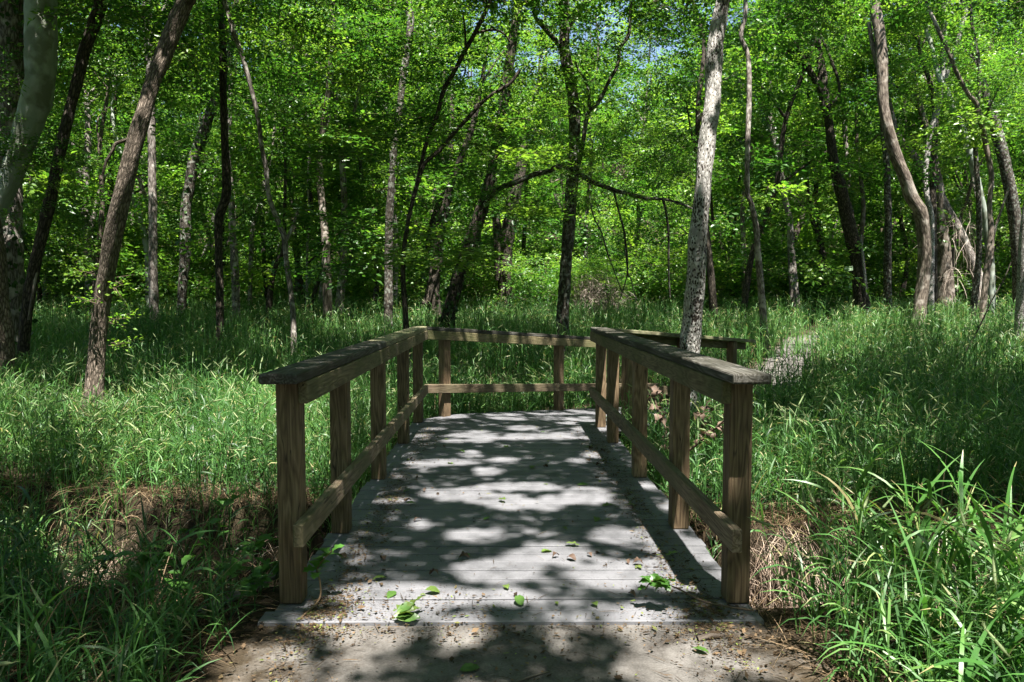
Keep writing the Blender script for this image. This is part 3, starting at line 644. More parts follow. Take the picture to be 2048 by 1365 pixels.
  [('trunk', 0, [(1902,115,8),(1910,138,8),(1934,185,8),(1954,211,9),(1966,264,9),(1975,308,10),(1983,352,10),(1979,409,9),(1982,468,11),(1975,527,12),(1969,585,12),(1963,640,13)]),
   ('limb', .05, [(2018,380,4),(2013,389,4),(1992,453,5),(1986,483,5),(1984,515,6),(1974,545,8)])], [(1930,60,2,.9)], None),
 ('patchy dark trunk slanting down towards the right picture edge', BARK_LICHEN, 24.0,
  [('trunk', 0, [(1928,-15,15),(1931,18,16),(1937,53,16),(1948,103,17),(1963,155,17),(1973,199,18),(1986,234,19),(1995,270,21),(2008,320,22),(2020,380,22),(2032,460,23),(2040,570,25)])], [(1960,60,3,1.1),(2040,250,2,.9)], None),
 ('grey trunk at the right picture edge with speckled foot', BARK_PALE, 15.5,
  [('trunk', 0, [(2068,300,12),(2058,380,13),(2050,440,14),(2045,497,15),(2042,585,17),(2039,668,20)])], [(2120,150,1.5,.8)], None),
 ('straight speckled trunk between the sign tree and the tan trunk', BARK_LICHEN, 24.0,
  [('trunk', 0, [(1762,180,10),(1766,240,11),(1770,293,12),(1774,337,12),(1775,395,13),(1777,439,13),(1775,512,15),(1775,597,16)])], [(1770,150,2,.9)], None),
 ('beige trunk hung with dry vines, far right in the sun', BARK_TAN, 26.0,
  [('trunk', 0, [(1878,380,18),(1882,430,21),(1885,468,24),(1888,510,26),(1890,552,30)])], [(1900,330,2,.8)], None),
 ('forked grey trunk in shade left of the large leaning trunk', BARK_GREY, 24.0,
  [('trunk', 0, [(168,405,15),(176,453,17),(179,527,17),(180,592,18)]),
   ('limb', 0, [(147,285,9),(152,320,11),(161,360,12),(168,405,14)]),
   ('limb', 0, [(212,345,7),(199,385,9),(190,425,10),(179,460,13)])], [(150,230,2,1.0)], None),
 ('leaning bluish-grey trunk behind the large leaning trunk', BARK_SYC, 25.0,
  [('trunk', 0, [(255,350,8),(264,388,9),(281,439,11),(293,497,11),(296,560,11),(297,590,11)])], [(280,250,2,.9)], None),
 ('forked dark trunk high in the leaves left of the slim straight trunk', BARK_DARK, 26.0,
  [('trunk', 0, [(205,30,9),(217,73,10),(226,132,12),(230,170,11),(226,240,11),(222,330,11),(220,450,12),(218,585,12)]),
   ('limb', 0, [(250,50,6),(240,90,7),(228,125,9)])], [(225,20,1.5,1.0)], None),
 ('thin twisted pale stem beside the leaning dark stem behind the left grass', BARK_PALE, 23.0,
  [('trunk', 0, [(616,380,4),(622,430,5),(616,470,5),(614,530,5),(614,592,6)])], [(600,300,2,.9)], None),
 ('dark bent stem beyond the grass left of the bridge', BARK_DARK, 23.0,
  [('trunk', 0, [(622,395,6),(632,440,6),(641,477,7),(652,506,8),(648,530,8),(638,560,9),(628,590,9)]),
   ('limb', 0, [(652,505,5),(625,518,5),(605,545,5),(590,570,6)])], [(650,330,1.5,.9)], None),
 ('small dark trunk leaning left beside the very thin arching trunk', BARK_DARK, 22.0,
  [('trunk', 0, [(566,495,7),(556,520,9),(545,555,11),(540,592,12)])], [(540,400,1.5,.8)], None),
 ('thin bent trunk high behind the arching stem', BARK_GREY, 26.0,
  [('trunk', 0, [(528,380,7),(520,409,8),(506,453,8),(502,520,9),(500,590,9)])], [(510,280,1.5,.9)], None),
]

TRUNKS_XY = []
def foot_z(x, y): return float(ground(x, y))
def build_tree(spec, ti):
    label, mat, D, lines, crowns, extra = spec
    r = np.random.default_rng(900+ti)
    main = lines[0][2]; ph = r.uniform(0, 6)
    def to3(l, dd):
        pts, rad = [], []
        for (px, py, w_) in l:
            dp = D+dd+.18*math.sin(py*.009+ph)
            pts.append(at(px, py, dp)); rad.append(w_*.5*dp/F)
        return pts, rad
    tp, tr = to3(main, lines[0][1])
    tp = tp[::-1]; tr = tr[::-1]                           # from the foot up
    f = tp[0].copy(); gz = foot_z(f[0], f[1])
    if f[2] > gz+.05:
        dirn = tp[0]-tp[1]; dirn = dirn/max(1e-6, -dirn[2]) if dirn[2] < -.01 else np.array([0, 0, -1.])
        dirn[:2] *= .5
        foot = f+dirn*(f[2]-gz); foot[2] = foot_z(foot[0], foot[1])
        tp = [foot-np.array([0, 0, .12]), foot+np.array([0, 0, .03])]+tp; tr = [tr[0]*2.0, tr[0]*1.35]+tr
    else:
        tp = [np.array([f[0], f[1], gz-.12])]+tp; tr = [tr[0]*1.3]+tr
    root = tag(empty('tree', (tp[0][0], tp[0][1], foot_z(tp[0][0], tp[0][1]))), label, 'tree')
    TRUNKS_XY.append((tp[0][0], tp[0][1]))
    org = np.array(root.location)
    # continue above the highest point seen
    top = tp[-1].copy(); dirn = unit(tp[-1]-tp[-3]); rad = tr[-1]; H = max(top[2]+3.2, 9.5+r.uniform(0, 2.5))
    fork = lines[0][2][0][1] > 60 and any(k == 'limb' for k, *_ in lines[1:]) and ti in (12,)
    if not fork:
        n_ = 4
        for k in range(1, n_+1):
            u = k/n_; dirn = unit(dirn*.8+np.array([r.normal(0, .12), .10+r.normal(0, .06), .38]))
            top = top+dirn*(H-tp[-1][2])/n_/max(.5, dirn[2]); tp.append(top.copy()) if k == 1 else tp.append(top.copy()); tr.append(max(.012, tr[-1]*.72))
            if k == 1: tr[-1] = rad*.9
    big = max(w_ for *_, w_ in main) > 20
    tk = tube_obj('trunk', tp, tr, mat, root, org, n=7, sides=22 if big else 12, rough=.095 if big else .07, seed=ti)
    for k, dd, l in lines[1:]:
        lp, lr = to3(l, dd)
        up = l[0][1] < 8
        if up:
            e = unit(lp[0]-lp[1]); lp = [lp[0]+e*1.6+np.array([0, .2, .5]), lp[0]+e*.8+np.array([0, .1, .15])]+lp; lr = [lr[0]*.3, lr[0]*.7]+lr
        tube_obj('limb', lp, lr, mat, tk, org, n=4, sides=8, rough=.08, seed=ti+7)
    # hidden boughs that carry the crown
    for j in range(2 if not fork else 0):
        a = r.uniform(0, 6.28); b0 = tp[-3]+(tp[-2]-tp[-3])*r.random(); e = np.array([math.cos(a)*1.5, abs(math.sin(a))*1.2+.3, 1.6])
        tube_obj('limb', [b0, b0+e*.5+np.array([0, 0, .1]), b0+e], [tr[-2]*.8, tr[-2]*.6, .01], mat, tk, org, n=3, sides=6)
    for j, (px, py, dd, sc) in enumerate(crowns):
        add_crown('crown', CROWN_A[(ti+j) % 4], root, at(px, py, D+dd), r.uniform(0, 6.28), (sc*1.05, sc*.9, sc*r.uniform(.8, 1.05)))
    # the part of the crown above the picture
    if ti % 3 == 0: add_crown('crown', CROWN_B[ti % 4], root, np.array(tp[-2])+np.array([0, .8, .6]), r.uniform(0, 6.28), (.7, .7, .30))
    if extra == 'ivy':
        P, R = catmull(np.array(tp[1:-4])-org, tr[1:-4], 8)
        m_ = 900; u = r.integers(0, len(P), m_); an = r.uniform(0, 6.28, m_)
        keep = r.random(m_) < (.35+.65*(vnoise(u*.15, an, 1, ti) > -.1)); u, an = u[keep], an[keep]
        nrm = np.stack([np.cos(an), np.sin(an), np.zeros(len(an))], -1)
        pos = P[u]+nrm*(R[u]*1.02+r.uniform(0, .05, len(u)))[:, None]+r.normal(0, .03, (len(u), 3))
        d = unit(np.array([0, 0, -1.])+r.normal(0, .5, (len(u), 3))); s = r.uniform(.06, .11, len(u))
        V, f_ = leaf_faces(pos, d, unit(nrm+r.normal(0, .35, nrm.shape)), s, s*.8)
        link('ivy', npmesh('ivy', V, [f_], tint=[np.repeat(r.uniform(.1, .9, len(u)), 2)]), LEAF_DARK, tk)
    if extra == 'vine':
        l = [(126,330,5),(112,360,5),(98,385,5),(95,415,5),(101,440,5),(92,470,5),(78,520,4),(66,585,4),(57,640,4)]
        lp = [at(px, py, D-.13) for px, py, _ in l][::-1]; tube_obj('vine', lp, [w_*.5*D/F for *_, w_ in l], BARK_TAN, tk, org, n=4, sides=6)
    if extra == 'stubs':
        for (px, py) in ((1402, 232), (1388, 603), (1388, 625)):
            p = at(px, py, D-.11); tube_obj('branch_stub', [p+np.array([0, .06, 0]), p+np.array([.005, -.012, .012])], [.026, .018], BARK_PALE, tk, org, n=3, sides=8)
    if extra == 'scar':
        l = [(1722,470,4),(1726,520,5),(1731,560,5),(1733,590,4)]
        tube_obj('bark_ridge', [at(px, py, D-.12) for px, py, _ in l][::-1], [.02, .035, .035, .02], BARK_PALE, tk, org, n=4, sides=6)
    if extra == 'sprouts':
        for (px, py) in ((182, 548), (236, 572), (222, 640), (228, 690), (196, 600)):
            p = at(px, py, D-.12)-org; n5 = 6
            b = p+r.normal(0, .03, (n5, 3)); d = unit(np.array([[np.sign(px-207)*1., -.3, .15]])+r.normal(0, .4, (n5, 3)))
            me = foliage_mesh('sprout', b, d, r.uniform(.12, .35, n5), 8, .055, .028, 50+px, hue=r.uniform(.5, 1, n5)); link('sprout', me, [LEAF, TWIG], tk)
    return root
for ti, spec in enumerate(TREES): build_tree(spec, ti)

# the small green sign on the dark leaning tree
sd_ = 21.45
sg = tag(empty('trail_sign', at(1697, 538, sd_)), 'small pale green sign board nailed to the dark leaning trunk', 'sign')
o0 = np.array(sg.location); sw, sh, st_ = .128, .062, .010
me = bpy.data.meshes.new('board'); bm = bmesh.new(); bmesh.ops.create_cube(bm, size=1)
for v in bm.verts: v.co = Vector((v.co.x*sw*2, v.co.y*st_*2, v.co.z*sh*2))
bmesh.ops.bevel(bm, geom=list(bm.edges), offset=.004, segments=1, affect='EDGES'); bm.to_mesh(me); bm.free()
def plain(name, col, rough=.6):
    m, n, out = new_mat(name); p = node(n, 'ShaderNodeBsdfPrincipled'); tc = node(n, 'ShaderNodeTexCoord')
    nz = node(n, 'ShaderNodeTexNoise'); nz.inputs['Scale'].default_value = 25; nz.inputs['Detail'].default_value = 5; n.links.new(tc.outputs['Object'], nz.inputs['Vector'])
    r = ramp(n, [(.3, tuple(c*.7 for c in col)), (.7, col)]); n.links.new(nz.outputs['Fac'], r.inputs[0]); n.links.new(r.outputs[0], p.inputs['Base Color'])
    p.inputs['Roughness'].default_value = rough; n.links.new(p.outputs[0], out.inputs[0]); return m
SIGN_G = plain('sign_green', (.33, .46, .28)); SIGN_D = plain('sign_mark', (.02, .035, .02))
sb_ = link('board', me, SIGN_G, sg)
bm = bmesh.new()
def box(bm, c, s):
    r_ = bmesh.ops.create_cube(bm, size=1)
    for v in r_['verts']: v.co = Vector((c[0]+v.co.x*s[0], c[1]+v.co.y*s[1], c[2]+v.co.z*s[2]))
xx = -.10
for wd in (.018, .012, .022, .01, .03, .014, .02, .012):
    box(bm, (xx+wd/2, -.0112, .022), (wd, .002, .011)); xx += wd+.008
for i, wd in enumerate((.012, .028, .044, .028)): box(bm, (.012+i*.003, -.0112, -.016+(-.0065+i*.0065)*.9), (wd, .002, .0055))
me = bpy.data.meshes.new('lettering'); bm.to_mesh(me); bm.free(); link('lettering', me, SIGN_D, sb_)
sg.rotation_euler = (0, math.radians(-6), math.radians(8))
#@@BGTREES
# ------------------------------------------------------------------ background trees and bushes, placed on the ground
tri = np.random.default_rng(77)
TR_LINES = []
def bg_trunk_mesh(seed):
    r = np.random.default_rng(seed); lean = r.normal(0, .10, 2); P = [np.array([0, 0, -.3])]; R = [.17]
    for k in range(1, 8):
        P.append(np.array([lean[0]*k*2+r.normal(0, .22), lean[1]*k*2+r.normal(0, .2), k*2.0])); R.append(.135*(1-k/9))
    ls = [(P, R)]
    for k in range(5):
        i = r.integers(2, 6); a = r.uniform(0, 6.28); e = np.array([math.cos(a), math.sin(a), r.uniform(.5, 1.3)])*r.uniform(1.2, 2.4)
        ls.append(([P[i], P[i]+e*.5+r.normal(0, .15, 3), P[i]+e], [R[i]*.55, R[i]*.4, .012]))
    v, f, uv = tubes_join(ls, 4, 8, .07); me = npmesh('background_trunk', v, [f], uv=uv, smooth=True); return me
BGT = [bg_trunk_mesh(60+i) for i in range(6)]
for i, me in enumerate(BGT): me.materials.append([BARK_GREY, BARK_DARK, BARK, BARK_DARK, BARK_TAN, BARK_LICHEN][i])
placed = list(TRUNKS_XY)+[(2.7, 23), (2.2, 20), (3.4, 25), (3.2, 22), (1.0, 24.5)]
def place(nmin, nmax, count, dmin, half=.78):
    out = []; tries = 0
    while len(out) < count and tries < 20000:
        tries += 1
        y = math.sqrt(tri.uniform(nmin**2, nmax**2)); x = tri.uniform(-half, half)*y
        if np.min(np.hypot(FARPATH[:, 0]-x, FARPATH[:, 1]-y)) < 2.2: continue
        if all((x-a)**2+(y-b)**2 > dmin**2 for a, b in placed): placed.append((x, y)); out.append((x, y))
    return out
KINDS_B = ['slender grey-barked', 'slim dark-barked', 'ridged brown-barked', 'dark-barked leaning', 'tan-barked', 'lichen-flecked']
for (x, y) in place(19, 34, 54, 1.9):
    k = int(tri.integers(0, 6)); t = tag(empty('forest_tree', (x, y, foot_z(x, y)), tri.uniform(0, 6.28)), KINDS_B[k]+' tree in the middle depth of the forest past the grass', 'tree', KINDS_B[k]+' trees in the middle depth of the forest')
    s = tri.uniform(.7, 1.15); o = bpy.data.objects.new('trunk', BGT[k]); C.objects.link(o); o.parent = t; o.scale = (s*.75, s*.75, s)
    low = tri.random() < .55
    o = bpy.data.objects.new('crown', CROWN_B[int(tri.integers(0, 4))]); C.objects.link(o); o.parent = t
    o.location = (0, 0, tri.uniform(4.4, 5.6) if low else tri.uniform(6.5, 9)); o.scale = (tri.uniform(.85, 1.1),)*2+(tri.uniform(.85, 1.0) if low else .8,)
for (x, y) in place(34, 62, 64, 2.6):
    k = int(tri.integers(0, 6)); t = tag(empty('forest_tree', (x, y, foot_z(x, y)), tri.uniform(0, 6.28)), 'leafy '+KINDS_B[k]+' tree deep in the forest at the back', 'tree', 'leafy '+KINDS_B[k]+' trees at the back of the forest')
    s = tri.uniform(.9, 1.3); o = bpy.data.objects.new('trunk', BGT[k]); C.objects.link(o); o.parent = t; o.scale = (s, s, s)
    o = bpy.data.objects.new('crown', CROWN_F[int(tri.integers(0, 3))]); C.objects.link(o); o.parent = t
    o.location = (0, 0, tri.uniform(5.2, 11.0)); o.scale = (tri.uniform(1, 1.3),)*2+(tri.uniform(.95, 1.3),)
for (x, y) in place(27, 44, 50, 1.5)+[p for p in place(25, 38, 60, 1.5) if p[0] > -1.0 and p[0]/p[1] < .45]:
    t = tag(empty('understory_bush', (x, y, foot_z(x, y)), tri.uniform(0, 6.28)), 'green leafy understory bush among the forest trunks', 'bush', 'leafy understory bushes among the trunks')
    s = tri.uniform(.9, 1.5); o = bpy.data.objects.new('foliage', BUSH[int(tri.integers(0, 3))]); C.objects.link(o); o.parent = t; o.location = (0, 0, s*.95); o.scale = (s*1.2, s*1.2, s)
for (x, y) in [(-7, -6), (6, -8), (-3, -11), (10, -3), (-12, -2), (0, -16), (-9, -14), (9, -15), (15, 3), (-16, 4), (14, -10), (-16, -9), (4, -22), (-6, -23), (17, 10), (-18, 12), (20, -4), (-21, -3), (13, -22), (-15, -22), (22, 8), (-24, 8)]:  # unseen ring of forest trees, added to keep out low sky light
    k = int(tri.integers(0, 6)); t = tag(empty('forest_tree', (x, y, foot_z(x, y)), tri.uniform(0, 6.28)), KINDS_B[k]+' tree of the same forest, unseen, added around the viewer to block low sky', 'tree', KINDS_B[k]+' unseen trees added around the viewer')
    s = tri.uniform(.9, 1.2); o = bpy.data.objects.new('trunk', BGT[k]); C.objects.link(o); o.parent = t; o.scale = (s, s, s)
    o = bpy.data.objects.new('crown', CROWN_F[int(tri.integers(0, 3))]); C.objects.link(o); o.parent = t; o.location = (0, 0, tri.uniform(5.5, 7.5)); o.scale = (1.1, 1.1, 1.0)
# far wood that reads as one mass, on the rising ground behind
N = 5200; y = np.sqrt(tri.uniform(60**2, 105**2, N)); x = tri.uniform(-.85, .85, N)*y
zz = ground(x, y)+tri.uniform(0, 1, N)**.8*(13+4*vnoise(x, y, .15, 5)); 
d = unit(tri.normal(0, 1, (N, 3))*np.array([1, 1, .4])); me = foliage_mesh('far_wood', np.stack([x, y, zz], -1), d, tri.uniform(1.2, 2.4, N), 22, .42, .24, 5, twigs=False, hue=np.clip(.5+.4*vnoise(x, y, .2, 3)+tri.normal(0, .15, N), 0, 1))
tag(link('far_wood', me, [LEAF_FAR, TWIG]), 'mass of far leaves closing the forest', 'woods', kind='stuff')
#@@OVERHEAD
# ------------------------------------------------------------------ unseen trees added beside and behind the viewer, crowns shaped to cast the dapple
OVER = [(-4.2, .4), (4.4, -.4), (-7.6, 5.6), (8.2, 6.0), (-1.6, -4.2), (2.6, -5.0), (-11.5, 11), (12, 11)]
def shade(x, y):  # share of sun the added crowns are shaped to block, by ground spot
    s = np.full(np.shape(x), .62)
    s = np.where((np.abs(x-.05) < .95) & (y > 2.90) & (y < 3.9), .46, s)
    s = np.where((np.abs(x-.05) < .95) & (y >= 3.9) & (y < 4.4), .72, s)
    s = np.where((np.abs(x-.05) < .95) & (y > 2.55) & (y <= 2.90), .62, s)
    s = np.where((np.abs(x-.05) < .95) & (y >= 4.4) & (y < 7.6), .60, s)
    s = np.where((x < -.55) & (x > -1) & (y > 2.8) & (y < 6), .80, s)
    s = np.where((np.abs(x) < 1.2) & (y <= 2.6), .56, s)
    s = np.where((x < -.95) & (y < 4.6), .96, s)
    s = np.where((x < -1.0) & (y > 4.7) & (y < 9.4), .27, s)
    s = np.where((x < -.5) & (y > 9.4) & (y < 14.5), .90, s)
    s = np.where((x > 1.05) & (y < 3.6), .58, s)
    s = np.where((x > 1.0) & (x < 2.6) & (y >= 3.6) & (y < 9), .45, s)
    s = np.where((x > 2.6) & (y > 4.6) & (y < 11.5), .90, s)
    s = np.where((x > 3.2) & (y >= 11.5), .50, s)
    s = np.where((x < -.95) & (x > -2.6) & (y < 5.35), .97, s)
    s = np.where((x > 4.0) & (x < 6.0) & (y > 11.9) & (y < 14.1), .15, s)
    s = np.where((x > 5.9) & (x < 8.4) & (y > 16.3) & (y < 19.2), .15, s)
    s = np.where((x > 1.05) & (x < 1.9) & (y > 3.3) & (y < 5.0), .25, s)
    return s
oc = np.random.default_rng(31)
def rff(x, y, seed, l0, l1, n=48):
    """smooth random field, unit variance, with features between l0 and l1 metres"""
    r = np.random.default_rng(seed); g = 0
    for _ in range(n):
        k = 2*np.pi/r.uniform(l0, l1); a = r.uniform(0, 6.283); g = g+np.cos(k*(x*np.cos(a)+y*np.sin(a))+r.uniform(0, 6.283))
    return g*math.sqrt(2/n)
dg = np.random.default_rng(3); gx_ = dg.uniform(-1.4, 1.5, 900); gy_ = dg.uniform(1.6, 8.2, 900); gr_ = dg.uniform(.08, .20, 900); ga_ = dg.uniform(.7, 1.45, 900)
kp = dg.random(900) < -np.log(np.clip(shade(gx_, gy_), .05, .95))*19.1*.92/(900*.065); kp &= gx_-gr_ > -1.0; GAPS = list(zip(gx_[kp], gy_[kp], gr_[kp], ga_[kp]))
def gaps(p):
    """leaves are cut away to let planned sun spots through: keep mask for leaf points p"""
    t = -p[:, 2]/SUN[2]; x = p[:, 0]+SUN[0]*t; y = p[:, 1]+SUN[1]*t
    S = np.clip(shade(x, y), .03, .97)
    fine = np.where((np.abs(x-.05) < 1.1) & (y < 9), .92, .62); g = fine*rff(x, y, 8, .20, .50)+np.sqrt(1-fine**2)*rff(x, y, 6, 1.1, 3.2)
    keep_ = g+oc.normal(0, .13, len(x)) < np.log(S/(1-S))/1.702
    m = np.where((np.abs(x-.05) < 1.3) & (y > 1.7) & (y < 8.1))[0]; lit = np.zeros(len(m), bool)
    for a, b, r_, e_ in GAPS: lit |= ((x[m]-a)/(r_*e_))**2+((y[m]-b)*e_/r_)**2 < 1
    keep_[m] = ~lit; return keep_
n_cand = 10500
tx = oc.uniform(-9, 11, n_cand); ty = oc.uniform(-1.0, 17, n_cand)
hz = oc.uniform(6.0, 8.8, len(tx)); base = np.stack([tx, ty, np.full(len(tx), .0)], -1)+SUN*((hz)/SUN[2])[:, None]
keep = gaps(base) | (oc.random(n_cand) < .25); base = base[keep]
own = np.argmin([(base[:, 0]-a)**2+(base[:, 1]-b)**2 for a, b in OVER], axis=0)
OL = ['unseen shade tree added left of the viewer, crown overhead', 'unseen shade tree added right of the viewer, crown overhead', 'shade tree added out of view left of the sunlit grass', 'shade tree added out of view right of the shaded grass',
      'unseen shade tree added behind the viewer on the left of the path', 'unseen shade tree added behind the viewer on the right of the path', 'shade tree added out of view at far left', 'shade tree added out of view at far right']
for j, (a, b) in enumerate(OVER):
    m_ = own == j; bs = base[m_]; n1 = len(bs)
    gz = foot_z(a, b); root = tag(empty('shade_tree', (a, b, gz)), OL[j], 'tree'); org = np.array([a, b, gz])
    P = [np.array([0, 0, -.2]), np.array([.05, .1, 2]), np.array([.1, .05, 4.2]), np.array([.25, .1, 6.2]), np.array([.2, 0, 8.5])]
    tk = tube_obj('trunk', P, [.26, .2, .17, .13, .04], BARK, root, n=5, sides=12)
    for kx in oc.choice(n1, min(n1, 7), replace=False):
        e = bs[kx]-org; st = np.array([.1, .05, oc.uniform(4, 6)])
        if math.hypot(e[0], e[1]) > 3.8: continue
        tube_obj('limb', [st, st+(e-st)*.5+np.array([0, 0, .3]), e], [.07, .045, .012], BARK, tk, n=4, sides=7)
    kk = np.repeat(np.arange(n1), 4); bb = bs[kk]-org+oc.normal(0, 1, (len(kk), 3))*np.array([.2, .2, .15])
    dd = unit(oc.normal(0, 1, (len(kk), 3))*np.array([1, 1, .3]))
    me = foliage_mesh('crown', bb, dd, oc.uniform(.3, .6, len(kk)), 13, .11, .060, 800+j, hue=oc.uniform(.2, .8, len(kk)), cull=lambda p, org=org: gaps(p+org))
    link('crown', me, [LEAF, TWIG], root)
#@@GRASS
# ------------------------------------------------------------------ grass
gr = np.random.default_rng(5)
def arcs(base, az, e0, bend, L, w0, segs, r):
    """arching blades: base (N,3), azimuth, starting elevation, total bend (radians), length, width -> quads"""
    N = len(base); P = [base]; el = e0.copy(); h = np.stack([np.cos(az), np.sin(az)], -1)
    for k in range(segs):
        st = (L/segs)[:, None]*np.concatenate([h*np.cos(el)[:, None], np.sin(el)[:, None]], 1); P.append(P[-1]+st); el = el-bend/segs
    P = np.stack(P, 1); tw = az+np.pi/2+r.normal(0, .5, N); tilt = r.normal(0, .35, N)
    s = np.stack([np.cos(tw)*np.cos(tilt), np.sin(tw)*np.cos(tilt), np.sin(tilt)], -1)
    u = np.linspace(0, 1, segs+1); prof = np.interp(u, [0, .25, .6, 1], [.55, 1, .8, .06])
    o = s[:, None]*(w0[:, None]*.5*prof[None])[..., None]
    V = np.stack([P-o, P+o], 2).reshape(N, -1, 3); nv = 2*(segs+1)
    b = np.arange(N)[:, None]*nv
    f = np.concatenate([b+np.array([[2*k, 2*k+1, 2*k+3, 2*k+2]]) for k in range(segs)], 1).reshape(-1, 4)
    return V.reshape(-1, 3), f
class Acc:
    def __init__(self): self.V, self.F3, self.F4, self.k = [], [], [], 0
    def add(self, V, f, mat, tint):
        f = f+self.k; self.V.append(V); self.k += len(V)
        (self.F4 if f.shape[1] == 4 else self.F3).append((f, np.full(len(f), mat), np.broadcast_to(tint, (len(f),)) if np.ndim(tint) == 0 else tint))
    def mesh(self, name):
        al = [x for x in (self.F4, self.F3) if x]
        fs = [np.vstack([a for a, _, _ in g]) for g in al]
        return npmesh(name, np.vstack(self.V), fs, [np.concatenate([b for _, b, _ in g]) for g in al], [np.concatenate([c for *_, c in g]) for g in al])
def seed_heads(acc, P, d, L, r, bris, mat, wid=.011):
    """nodding bristly spikes: a spindle with awns"""
    N = len(P); d = unit(d)
    a = unit(np.cross(d, np.array([.2, .1, 1.]))); b = np.cross(a, d); V = [P]
    for t, w_ in ((.3, 1), (.7, .8)):
        for k in range(4):
            an = k*np.pi/2; V.append(P+d*(L*t)[:, None]+(a*math.cos(an)+b*math.sin(an))*wid*.5*w_)
    V.append(P+d*L[:, None]); V = np.stack(V, 1); k = np.arange(N)[:, None]*10; q_, t_ = [], []
    for i in range(4):
        j = (i+1) % 4; t_.append(k+np.array([[0, 1+i, 1+j]])); q_.append(k+np.array([[1+i, 5+i, 5+j, 1+j]])); t_.append(k+np.array([[5+i, 9, 5+j]]))
    tn = r.uniform(.2, .9, N)
    k0 = acc.k; acc.add(V.reshape(-1, 3), np.concatenate(q_, 1).reshape(-1, 4), mat, np.repeat(tn, 4))
    f3 = np.concatenate(t_, 1).reshape(-1, 3)+k0; acc.F3.append((f3, np.full(len(f3), mat), np.repeat(tn, 8)))
    if bris:
        kk = np.repeat(np.arange(N), bris); t = r.uniform(.05, 1, len(kk)); an = r.uniform(0, 6.28, len(kk))
        side = a[kk]*np.cos(an)[:, None]+b[kk]*np.sin(an)[:, None]; p = P[kk]+d[kk]*(L[kk]*t)[:, None]
        dr_ = unit(d[kk]*1.0+side*.55); ln = r.uniform(.018, .034, len(kk)); s = unit(np.cross(dr_, r.normal(0, 1, dr_.shape)))*.0009
        V = np.stack([p-s, p+s, p+dr_*ln[:, None]], 1).reshape(-1, 3); f = (np.arange(len(kk))[:, None]*3+np.array([[0, 1, 2]]))
        acc.add(V, f, mat, tn[kk])
def stand(acc, x, y, r, hmin, hmax, nleaf, Lr, wr, segs, seedp, mats=(0, 1), hue=.4, bris=0, zoff=0.0, e=(.5, 1.2), headL=(.07, .12)):
    """leafy grass stems with arching leaves and some seed heads"""
    N = len(x); z = ground(x, y)+zoff; H = r.uniform(hmin, hmax, N)*(1+.35*vnoise(x, y, .9, 14)+.28*vnoise(x, y, 2.8, 21)); la = r.uniform(0, 6.28, N); lean = r.uniform(0, .35, N)
    root = np.stack([x, y, z], -1); tip = root+np.stack([np.cos(la)*H*lean, np.sin(la)*H*lean, H*np.cos(lean*.6)], -1)
    ph = hue+.22*vnoise(x, y, 1.6, 9)
    # stems as narrow ribbons
    s = unit(np.stack([-(y-0), x, np.zeros(N)], -1))*.0018*max(1, segs and (3/segs)); s = s*(1+np.hypot(x, y)/9)[:, None]
    V = np.stack([root-s, root+s, tip+s*.5, tip-s*.5], 1).reshape(-1, 3); acc.add(V, np.arange(N)[:, None]*4+np.array([[0, 1, 2, 3]]), mats[0], np.clip(ph+.15, 0, 1))
    k = np.repeat(np.arange(N), nleaf); M = len(k); t = r.uniform(.08, .98, M); b = root[k]+(tip-root)[k]*t[:, None]
    az = r.uniform(0, 6.28, M); e0 = r.uniform(*e, M); bend = r.uniform(.4, 2.1, M); L = r.uniform(*Lr, M)*(1-.3*t); w0 = r.uniform(*wr, M)
    V, f = arcs(b, az, e0, bend, L, w0, segs, r)
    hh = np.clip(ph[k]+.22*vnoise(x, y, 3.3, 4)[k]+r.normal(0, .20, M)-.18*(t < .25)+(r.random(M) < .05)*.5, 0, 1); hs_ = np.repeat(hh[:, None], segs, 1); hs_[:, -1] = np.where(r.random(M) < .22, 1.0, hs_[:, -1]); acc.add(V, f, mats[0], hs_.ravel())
    sp = r.random(N) < seedp
    if sp.any():
        n_ = sp.sum(); d = np.stack([np.cos(la[sp])*.7, np.sin(la[sp])*.7, r.uniform(.1, 1.0, n_)], -1)
        p0 = tip[sp]; nk = np.stack([np.cos(la[sp])*.03, np.sin(la[sp])*.03, np.full(n_, .05)], -1); s1 = s[sp]*.7
        V = np.stack([p0-s1, p0+s1, p0+nk+s1, p0+nk-s1], 1).reshape(-1, 3); acc.add(V, np.arange(n_)[:, None]*4+np.array([[0, 1, 2, 3]]), mats[0], .7)
        seed_heads(acc, p0+nk, d, r.uniform(*headL, n_), r, bris, mats[1])
def field(nmin, nmax, n, half, r):
    y = np.sqrt(r.uniform(nmin**2, nmax**2, n)); return r.uniform(-half, half, n)*y, y
